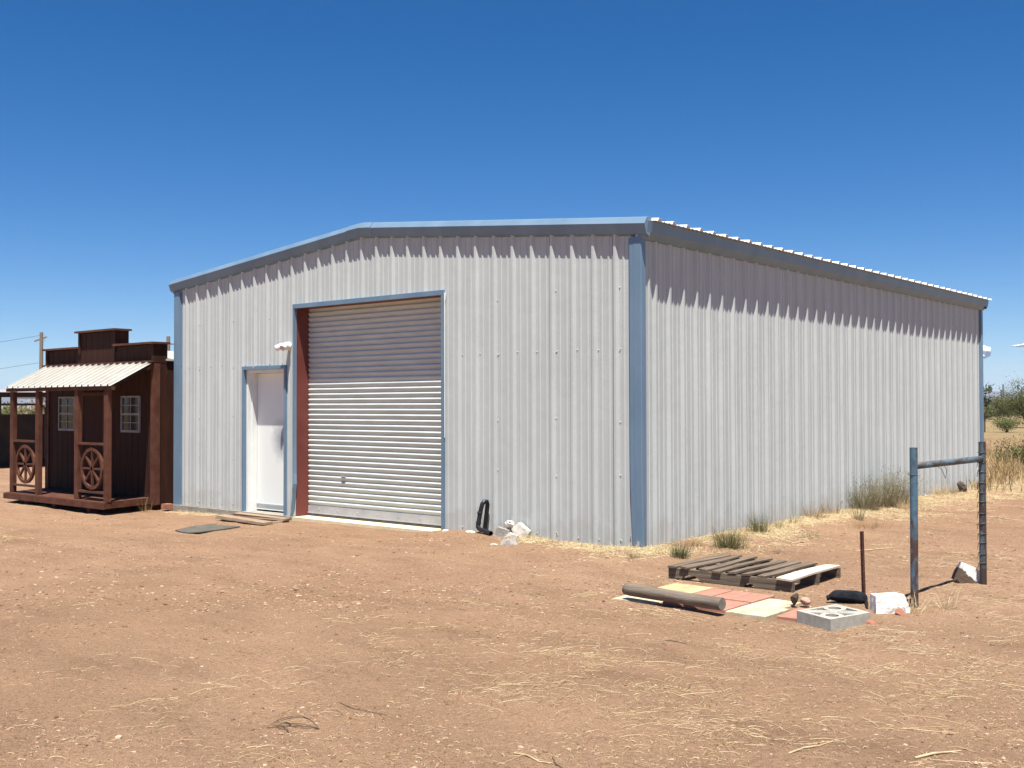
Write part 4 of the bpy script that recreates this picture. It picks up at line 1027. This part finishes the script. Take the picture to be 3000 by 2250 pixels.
V, F = straws(p, RNG.uniform(0, 6.28, n), RNG.uniform(.03, .14, n), RNG.uniform(.0012, .0026, n), RNG.normal(0, .9, n), np.abs(RNG.normal(0, .015, n)), 3)
tag(npmesh('straw_litter', V, F, M['gold']), 'golden straw litter heaped along the foot of the siding', 'straw', kind='stuff')
p = gold_pts(15000); n = len(p)
V, F = blades(np.stack([p[:, 0], p[:, 1], gz(p[:, 0], p[:, 1]) - .005], 1), RNG.uniform(0, 6.28, n), RNG.uniform(.03, .11, n), RNG.uniform(.003, .006, n), RNG.uniform(.3, 1.3, n), RNG.uniform(0, .8, n))
tag(npmesh('dry_grass', V, F, M['gold']), 'short golden dry grass standing along the foot of the siding', 'grass', kind='stuff')
# pebbles and clods
def pebbles(p, r, flat):
    import bmesh
    bm = bmesh.new(); bmesh.ops.create_icosphere(bm, subdivisions=1, radius=1); b = np.array([v.co[:] for v in bm.verts]); f = np.array([[v.index for v in q.verts] for q in bm.faces]); bm.free()
    n = len(p); k = len(b); V = b[None] * (1 + RNG.normal(0, .17, (n, k, 1)))
    a = RNG.uniform(0, 6.28, n); c, s = np.cos(a)[:, None], np.sin(a)[:, None]; sx = RNG.uniform(.8, 1.6, n)[:, None]
    X_ = V[..., 0] * sx; Y_ = V[..., 1]; xx = (X_ * c - Y_ * s) * r[:, None]; yy = (X_ * s + Y_ * c) * r[:, None]; zz_ = V[..., 2] * r[:, None] * flat[:, None]
    P3 = np.stack([p[:, :1] + xx, p[:, 1:2] + yy, gz(p[:, 0], p[:, 1])[:, None] + zz_ + r[:, None] * .1], -1).reshape(-1, 3)
    return P3, (f[None] + (np.arange(n) * k)[:, None, None]).reshape(-1, 3)
p, d, u = view_pts(30000, 4.4, 24, pw=.8)
k = (RNG.random(len(p)) < .10 + .9 * sst(-.1, .45, vn(p[:, 0] / 1.3, p[:, 1] / 1.3, 44) + .5 * vn(p[:, 0] / .4, p[:, 1] / .4, 45))) & free(p)
p = p[k]; n = len(p); r = np.exp(RNG.normal(-5.5, .5, n)).clip(.0016, .022)
p2, d2, u2 = view_pts(26000, 8.5, 21, pw=.5)
k2 = (RNG.random(len(p2)) < .25 + .75 * sst(-.2, .4, vn(p2[:, 0] / 1.1, p2[:, 1] / 1.1, 49))) & free(p2); p2 = p2[k2]
p = np.concatenate([p, p2]); r = np.concatenate([r, np.exp(RNG.normal(-4.85, .42, len(p2))).clip(.004, .024)]); n = len(p)
V, F = pebbles(p, r, np.concatenate([RNG.uniform(.4, .9, n - len(p2)), RNG.uniform(.2, .5, len(p2))])); tag(npmesh('gravel', V, F, M['pebble']), 'small pebbles and dirt clods over the yard', 'gravel', kind='stuff')
print('pebbles', n)
# dry grass plain beyond the building, both sides
def fieldpts(n, d0, d1, u0, u1): return view_pts(n, d0, d1, u0, u1, .6)[0]
p = np.concatenate([fieldpts(16000, 20, 70, .36, .62), fieldpts(3000, 31, 80, -.56, -.30)])
k = (vn(p[:, 0] / 3, p[:, 1] / 3, 46) + .5 * vn(p[:, 0] / 1., p[:, 1] / 1., 47) > RNG.uniform(-.6, .3, len(p))) & free(p) & ((p[:, 1] > 4.5) | (p[:, 0] < -26)); p = p[k]; n = len(p)
V, F = blades(np.stack([p[:, 0], p[:, 1], gz(p[:, 0], p[:, 1]) - .01], 1), RNG.uniform(0, 6.28, n), RNG.uniform(.10, .38, n), RNG.uniform(.010, .022, n), RNG.uniform(0, .9, n), RNG.uniform(0, .9, n))
tag(npmesh('field_grass', V, F, M['drygrass']), 'straw coloured grass field beyond the building', 'grass', kind='stuff')

# ------------------------------------------------------------------ tufts and weeds (things)
def tuft(x, y, h, rx, n, m, label, group='weeds along the side wall', cat='weed', wd=.0036, spread=.75, bend=.9, name='grass_tuft', ry=None, seeds=0):
    z = gzf(x, y); root = None
    bp = np.stack([x + RNG.normal(0, rx * .38, n), y + RNG.normal(0, (ry or rx) * .38, n), np.full(n, z - .01)], 1)
    th = np.arctan2(bp[:, 1] - y, bp[:, 0] - x) + RNG.normal(0, .7, n)
    V, F = blades(bp, th, h * RNG.uniform(.45, 1.15, n), wd * RNG.uniform(.6, 1.3, n), np.abs(RNG.normal(0, spread * .45, n)), RNG.uniform(0, bend, n), 4)
    if seeds:
        k = RNG.integers(0, n, seeds); tip = V.reshape(n, -1, 3)[k, -1]
        V2, F2 = leaves(np.repeat(tip, 3, 0) + RNG.normal(0, .02, (seeds * 3, 3)), .012); F2 = F2 + len(V); V = np.concatenate([V, V2]); F = np.concatenate([F, F2])
    o = npmesh(name, V, F, M[m], off=(x, y, z)); o.location = (x, y, z)
    return tag(o, label, cat, group)
tuft(.72, -.36, .21, .11, 300, 'green', 'dense upright green grass tuft left of the pallet near the building corner', cat='grass tuft')
tuft(.72, .66, .27, .20, 620, 'green', 'largest green grass tuft against the side wall, behind the pallet', cat='grass tuft', spread=1.0)
tuft(.38, 2.05, .28, .16, 340, 'green', 'thin green grass tuft close to the siding behind the largest tuft', cat='grass tuft')
tuft(.36, 2.65, .16, .09, 60, 'green', 'small sparse green sprig by the siding', cat='grass tuft')
tuft(.30, 3.2, .22, .07, 50, 'olive', 'slim grey-green stalks touching the siding before the brown weeds')
tuft(1.05, 2.1, .15, .18, 90, 'olive', 'low grey-green weed on open dirt behind the pallet')
tuft(.36, .55, .16, .13, 90, 'rustweed', 'small brown weed against the siding just past the building corner')
tuft(.36, -.70, .11, .08, 80, 'green', 'tiny green grass tuft at the foot of the near blue corner trim', cat='grass tuft')
tuft(1.35, .62, .07, .06, 40, 'green', 'tiny grey-green sprout on dirt above the middle of the pallet', cat='grass tuft')
tuft(.16, 4.1, .26, .22, 200, 'rustweed', 'brown twiggy weed against the siding midway along the wall', spread=1.0)
tuft(.16, 4.75, .26, .22, 170, 'rustweed', 'reddish brown weed next to the tall grey-green weeds', spread=1.0)
tuft(.74, 4.27, .32, .07, 90, 'olive', 'upright spiky grey weed standing in the golden straw')
tuft(1.1, 3.75, .17, .30, 200, 'rustweed', 'low spreading rust-brown grass clump behind the steel stake', spread=1.3, cat='grass tuft')
tuft(.20, 5.8, .48, .26, 620, 'olive', 'tall feathery grey-green weed, nearest of the big clump by the wall', spread=1.0, bend=1.1, wd=.0042, seeds=260)
tuft(.22, 6.5, .58, .30, 720, 'olive', 'tall feathery grey-green weed in the middle of the big clump by the wall', spread=1.0, bend=1.1, wd=.0042, seeds=300)
tuft(.20, 7.25, .50, .27, 560, 'olive', 'tall feathery grey-green weed at the blue post end of the big clump', spread=1.0, bend=1.1, wd=.0042, seeds=220)
tuft(.55, 6.6, .24, .30, 320, 'gold', 'dry golden clump in front of the tall grey-green weeds', spread=1.4, cat='grass tuft')
tuft(.18, 9.25, .26, .20, 320, 'gold', 'dry straw mound at the siding under the blue rail', spread=1.2, bend=1.4, cat='grass tuft')
tuft(.18, 9.8, .20, .16, 200, 'olive', 'dark low weed between the straw mound and the dark rock', spread=1.2)
tuft(.20, 11.4, .24, .16, 420, 'gold', 'dry straw clump at the far blue corner', spread=1.2, cat='grass tuft')
tuft(3.62, -1.70, .16, .18, 120, 'gold', 'tangle of dry grass around the foot of the left blue post', spread=1.3, cat='grass tuft', group='weeds by the fence stub', wd=.004)
tuft(3.78, -1.40, .26, .08, 44, 'gold', 'few arched dry stems right of the left blue post', spread=1.1, cat='grass tuft', group='weeds by the fence stub', wd=.004)
tuft(-9.42, -.42, .30, .10, 40, 'rustweed', 'dry brown weed at the right corner of the shed', group='weeds by the shed')
tuft(-6.85, -.13, .10, .15, 80, 'gold', 'dry grass at the slab edge left of the small door', cat='grass tuft', group='weeds by the shed', spread=1.2)

# sticks and the wire-like twig on the ground
def stick(pts, r, m, name='stick'):
    mb = MB(); q = [Vector((x, y, gzf(x, y) + z)) for x, y, z in pts]; mb.tube(q, r, 6); return mb
mb = MB()
def curve3(a, b, h, n=9, side=0):
    a = Vector(a); b = Vector(b); out_ = []
    sd = (b - a).cross(Vector((0, 0, 1))).normalized() if (b - a).length > 0 else Vector()
    for k in range(n):
        t = k / (n - 1); p_ = a.lerp(b, t); s_ = math.sin(math.pi * t ** .8); out_.append(Vector((p_.x, p_.y, gzf(p_.x, p_.y) + .004 + h * s_)) + sd * side * s_)
    return out_
T0, T1 = (2.36, -6.565, 0), (2.10, -6.66, 0)
for h, s_, e in ((.050, 0, (2.09, -6.64, 0)), (.045, .02, (2.12, -6.69, 0)), (.020, -.03, (2.16, -6.62, 0)), (.004, .01, (2.15, -6.70, 0))): mb.tube(curve3(T0, e, h, 10, s_), [.0022] * 9 + [.0012], 5)
mb.tube(curve3((2.19, -6.66, 0), (2.31, -6.72, 0), .01), .0025, 5); mb.tube(curve3((2.24, -6.69, 0), (2.16, -6.74, 0), .006), .002, 5); mb.tube(curve3((2.20, -6.62, 0), (2.185, -6.70, 0), .02), .003, 5)
tag(mb.build('dry_twig', M['stem']), 'dark looped twig lying on bare dirt in the foreground', 'twig')
def gpt(px, py):
    d_ = CF + CR * ((px - 1500) / FPX) + CU * ((1125 - py) / FPX); t_ = -CAM.z / d_.z; return CAM.x + d_.x * t_, CAM.y + d_.y * t_
for pts, r, m_, lab in (
    ([(1508, 2202), (1545, 2212), (1580, 2228), (1620, 2232)], .004, 'palestem', 'pale forked stick in the foreground near the bottom centre'),
    ([(1618, 2212), (1630, 2235), (1655, 2248)], .003, 'stem', 'dark curved twig right of the pale forked stick'),
    ([(995, 2046), (1030, 2065), (1075, 2078), (1135, 2086)], .0022, 'stem', 'long thin dark twig bowed across the dirt right of the looped twig'),
    ([(2310, 2203), (2355, 2187), (2400, 2182), (2440, 2172)], .0045, 'palestem', 'pale rough stick in the foreground beneath the patterned block'),
    ([(2680, 2222), (2735, 2210), (2815, 2200)], .006, 'palestem', 'thick pale stick near the bottom right corner'),
    ([(2865, 1508), (2925, 1516), (3000, 1524)], .007, 'palestem', 'pale stick on the dirt right of the blue fence stub'),
    ([(2505, 1618), (2570, 1608), (2640, 1600)], .006, 'palestem', 'pale stick lying behind the rusty stake'),
    ([(1950, 1870), (1985, 1876), (2012, 1881)], .003, 'stem', 'short dark twig left of the log on bare dirt')):
    q = [gpt(*a) for a in pts]; mb = MB(); pp = [Vector((x, y, gzf(x, y) + r * .8 + .004 * (i % 2))) for i, (x, y) in enumerate(q)]
    mb.tube(pp, [r] * (len(pp) - 1) + [r * .5], 7)
    for i in range(len(pp) - 1):
        c_ = pp[i].lerp(pp[i + 1], .6); s_ = random.choice((-1, 1)); dd_ = (pp[i + 1] - pp[i]); dd_ = Vector((-dd_.y, dd_.x, 0)) * s_ * .4 + dd_ * .5
        e = c_ + dd_ * random.uniform(.4, .9); e.z = gzf(e.x, e.y) + r; mb.tube([c_, e], [r * .5, r * .25], 5)
    tag(mb.build('stick', M[m_]), lab, 'stick', 'sticks on the yard')

# ------------------------------------------------------------------ shrubs and small trees
def shrub(name, x, y, rx, h, nl, ls, m, label, cat, group=None, nst=9, base=.15, stemr=.02, droop=0, lean=(0, 0), hmin=.6):
    z = gzf(x, y); root = empty(name, (x, y, z), label, cat, group); mb = MB(); tips = []
    for k in range(nst):
        hlo = hmin
        a = 2 * math.pi * k / nst + random.uniform(-.3, .3); rr_ = rx * math.sqrt(random.uniform(.05, 1)); hh = h * random.uniform(hlo, 1) * (1 - .25 * (rr_ / rx) ** 2)
        p0 = Vector((x + random.uniform(-.06, .06) * rx, y, z - .05)); p3 = Vector((x + rr_ * math.cos(a) + lean[0], y + rr_ * math.sin(a) + lean[1], z + hh))
        p1 = p0.lerp(p3, .35) + Vector((0, 0, hh * .15)); p2 = p0.lerp(p3, .7) + Vector((random.uniform(-.1, .1) * rx, random.uniform(-.1, .1) * rx, hh * .12))
        mb.tube([p0, p1, p2, p3], [stemr, stemr * .7, stemr * .45, stemr * .2], 5); tips += [(p0, p1, p2, p3)]
        for j in range(0 if base > .7 else 2):
            c_ = p1.lerp(p2, random.random()); e = c_ + Vector((random.gauss(0, .28) * rx, random.gauss(0, .28) * rx, hh * random.uniform(.05, .3)))
            mb.tube([c_, e], [stemr * .4, stemr * .12], 4); tips.append((c_, c_.lerp(e, .4), c_.lerp(e, .7), e))
    mb.build('stems', M['stem'], root)
    cs = []
    per = max(1, nl // len(tips))
    for t in tips:
        nb = max(2, per // 40)
        for _ in range(nb):
            s_ = random.uniform(base, 1.05); i = min(2, int(s_ * 3)); f = s_ * 3 - i; c_ = t[i].lerp(t[i + 1], f)
            k = max(1, per // nb); sg = rx * .16 + .02
            q = np.array(c_[:]) + RNG.normal(0, 1, (k, 3)) * np.array([sg, sg, sg * .75]); q[:, 2] -= droop * np.abs(RNG.normal(0, 1, k)); cs.append(q)
    c3 = np.concatenate(cs); c3 = c3[c3[:, 2] > z + .03]
    V, F = leaves(c3, ls); o = npmesh('foliage', V, F, M[m], root, off=(x, y, z)); return root
BG = 'desert shrubs beyond the building'
def sh_at(px, dep, *a, **k): x, y = at(px, dep); return shrub('shrub', x, y, *a, **k)
# near leafy bush at the right edge, behind the fence stub
sh_at(3012, 27, .72, .74, 4200, .030, 'leaf2', 'leafy green-yellow bush nearest behind the blue fence stub', 'shrub', BG, nst=13)
sh_at(2940, 29, .32, .42, 700, .028, 'leaf2', 'small loose bush left of the leafy green-yellow bush', 'shrub', BG, nst=8)
x, y = at(3018, 78); shrub('mesquite_tree', x, y, 2.2, 3.9, 16000, .062, 'leaf', 'broad mesquite at the right edge of the plain', 'tree', BG, nst=16, stemr=.06)
sh_at(2948, 66, .9, .95, 3000, .045, 'leaf2', 'pale green shrub before the broad mesquite', 'shrub', BG, nst=10)
sh_at(2925, 120, 2.2, 2.6, 6000, .085, 'leaf', 'round-topped shrub under the two thin dark poles', 'shrub', BG, nst=10)
for i, (px, dep, rx, h, lab) in enumerate(((2872, 110, 2.0, 1.9, 'olive shrub half hidden by the far building corner'), (2895, 128, 2.4, 1.8, 'low olive shrub right of the far building corner'), (2955, 135, 2.4, 2.0, 'low olive shrub right of the round-topped one'), (2985, 140, 3, 2.3, 'far olive shrub behind the broad mesquite'), (3050, 120, 3, 3, 'olive shrub right of the broad mesquite'))):
    sh_at(px, dep, rx, h, 3500, .09, 'leaf', lab, 'shrub', BG, nst=9)
x, y = at(2850, 29); shrub('young_tree', x, y, .22, 2.42, 300, .06, 'leaf3', 'young tree with grey-green drooping leaves peeping past the far corner', 'tree', None, nst=6, base=.82, stemr=.022, droop=.10, lean=(.20, .17), hmin=.88)
for px, dep, lab in ((2887, 33, 'dry stalky weed standing in the grass beyond the far corner'), (2935, 25.5, 'dry brown weed in front of the small loose bush'), (2970, 24.5, 'dry brown weed at the foot of the leafy bush')):
    x, y = at(px, dep); tuft(x, y, .55, .35, 120, 'drygrass', lab, 'weeds beyond the fence', spread=.8, wd=.014)
x, y = at(2884, 66); z = gzf(x, y); mb = MB(); mb.beam((x, y, z - .3), (x, y, z + 1.15), .09, .03, (.6, .7, 0)); mb.box(x - .05, x + .05, y - .02, y + .02, z + 1.06, z + 1.15)
tag(mb.build('fence_post', M['darkpost']), 'thin dark fence post in the grass near the far building corner', 'post')
for px, dep, top, lab in ((2938.5, 190, 5.2, 'taller of two thin dark poles on the horizon'), (2933, 205, 4.3, 'shorter of two thin dark poles on the horizon')):
    x, y = at(px, dep); z = gzf(x, y); mb = MB(); mb.tube([(x, y, z - .3), (x, y, z + top * .6), (x, y, z + top)], [.13, .12, .10], 8); mb.tube([(x, y, z + top), (x, y, z + top + .1)], [.10, .03], 8)
    tag(mb.build('bare_pole', M['darkpost']), lab, 'pole', 'thin poles on the horizon')
for i, (px, dep, rx, h, lab) in enumerate(((-40, 75, 2.5, 2.0, 'olive shrub at the left edge beyond the stall'), (18, 85, 2.6, 2.1, 'olive shrub seen through the stall gate'), (66, 95, 2.6, 1.8, 'low olive shrub seen right of the stall gate'), (130, 90, 2.8, 1.9, 'olive shrub seen past the shed corner'))):
    sh_at(px, dep, rx, h, 1100, .13, 'leaf', lab, 'shrub', 'desert shrubs beyond the stall', nst=9)
x, y = at(100, 62); shrub('slender_tree', x, y, .9, 2.7, 420, .11, 'olive', 'slender pale tree seen through the stall opening', 'tree', None, nst=6, base=.35, stemr=.03)

# ------------------------------------------------------------------ mountains, clouds
nA, nR = 260, 7
az = np.linspace(R(-75), R(75), nA) ; V = []
for j in range(nR):
    t = j / (nR - 1)
    for a in az:
        dd = 5600 + 1500 * t; fx = math.sin(a); prof = math.sin(math.pi * min(1, t * 1.0)) ** .8 if t < 1 else 0
        hgt = (62 + 55 * float(vn(a * 6 + 3, .5, 81)) + 30 * float(vn(a * 19, 1.5, 82)) + 14 * float(vn(a * 60, t * 4, 83)) + 6 * float(vn(a * 170, t * 9, 84))) * prof
        dirv = CF * math.cos(a) + CR * math.sin(a); V.append((CAM.x + dirv.x * dd, CAM.y + dirv.y * dd, hgt - 1))
ix = np.arange(nA * nR).reshape(nR, nA); F = np.stack([ix[:-1, :-1], ix[:-1, 1:], ix[1:, 1:], ix[1:, :-1]], -1).reshape(-1, 4)
tag(npmesh('mountains', np.array(V), F, M['mount'], smooth=True), 'low hazy mountain range along the horizon', 'mountains', kind='structure')
def cloud(px, py, puffs, label):
    mb = MB(); dep = 9000
    d_ = CF + CR * ((px - 1500) / FPX) + CU * ((1125 - py) / FPX); c = CAM + d_ * dep; k = dep / FPX
    for dx, dy, r, sq in puffs:
        rocky(mb, c + Vector((CR.x, CR.y, 0)) * dx * k + Vector((0, 0, 1)) * dy * k + CF * random.uniform(-8, 8) * k, (r * k * 1.25, r * k * 1.15, r * k * sq), int(dx * 7 + dy * 3 + 500), 0, .16)
    tag(mb.build('cloud', M['cloud'], None, True), label, 'cloud', 'small clouds low on the right', 'structure')
cloud(2882, 1032, [(-18, -4, 16, .9), (0, 2, 13, 1), (10, 8, 9, .9), (12, -6, 9, .8), (-6, 12, 10, .8), (-4, -10, 14, .6), (-34, 2, 18, .9), (6, 0, 12, .9)], 'puffy white cloud beside the far building corner')
cloud(2988, 1014, [(-14, 0, 8, .2), (-4, 1, 9, .35), (8, 2, 10, .4), (20, 1, 12, .35), (34, 0, 11, .3)], 'thin flat white cloud near the right edge')

# air: one even box of thin haze round everything on the ground
hz = bpy.data.materials.new('haze'); hz.use_nodes = True; nt = hz.node_tree; nt.nodes.remove(nt.nodes['Principled BSDF'])
pv_ = nt.nodes.new('ShaderNodeVolumePrincipled'); pv_.inputs['Color'].default_value = (.66, .80, 1, 1); pv_.inputs['Density'].default_value = HAZE
nt.links.new(pv_.outputs[0], nt.nodes['Material Output'].inputs['Volume'])
mb = MB(); mb.box(-9900, 9900, -9900, 9900, -3, 190); tag(mb.build('haze', hz), 'thin haze in the desert air', 'haze', kind='stuff')

# ------------------------------------------------------------------ light, sky, camera
EL = R(71.2); AZX, AZY = .669, -.743
sun = bpy.data.lights.new('sun', 'SUN'); sun.energy = 5.0; sun.angle = R(.53); sun.color = (1, .955, .88)
so = bpy.data.objects.new('sun', sun); COL.objects.link(so)
sd = Vector((AZX * math.cos(EL), AZY * math.cos(EL), math.sin(EL)))
so.rotation_euler = sd.to_track_quat('Z', 'Y').to_euler(); so.location = (0, 0, 30)
wd_ = bpy.data.worlds.new('World'); S.world = wd_; wd_.use_nodes = True
nt = wd_.node_tree; bg = nt.nodes['Background']; sky = nt.nodes.new('ShaderNodeTexSky'); sky.sky_type = 'NISHITA'; sky.sun_disc = False
sky.sun_elevation = EL; sky.sun_rotation = math.atan2(AZX, AZY); sky.altitude = 2200; sky.air_density = .9; sky.dust_density = .15; sky.ozone_density = 3.2
hs = nt.nodes.new('ShaderNodeHueSaturation'); hs.inputs['Saturation'].default_value = 1.42; hs.inputs['Hue'].default_value = .504; nt.links.new(sky.outputs[0], hs.inputs['Color'])
nt.links.new(hs.outputs[0], bg.inputs[0]); bg.inputs[1].default_value = .061
cam = bpy.data.cameras.new('camera'); co = bpy.data.objects.new('camera', cam); COL.objects.link(co)
cam.sensor_width = 36; cam.lens = FPX / 3000 * 36; cam.clip_start = .1; cam.clip_end = 30000
co.matrix_world = Matrix(((CR.x, CU.x, -CF.x, CAM.x), (CR.y, CU.y, -CF.y, CAM.y), (CR.z, CU.z, -CF.z, CAM.z), (0, 0, 0, 1)))
S.camera = co
S.view_settings.view_transform = 'Standard'; S.view_settings.look = 'None'; S.view_settings.exposure = .98; S.view_settings.gamma = 1
S.cycles.max_bounces = 6; S.cycles.diffuse_bounces = 3
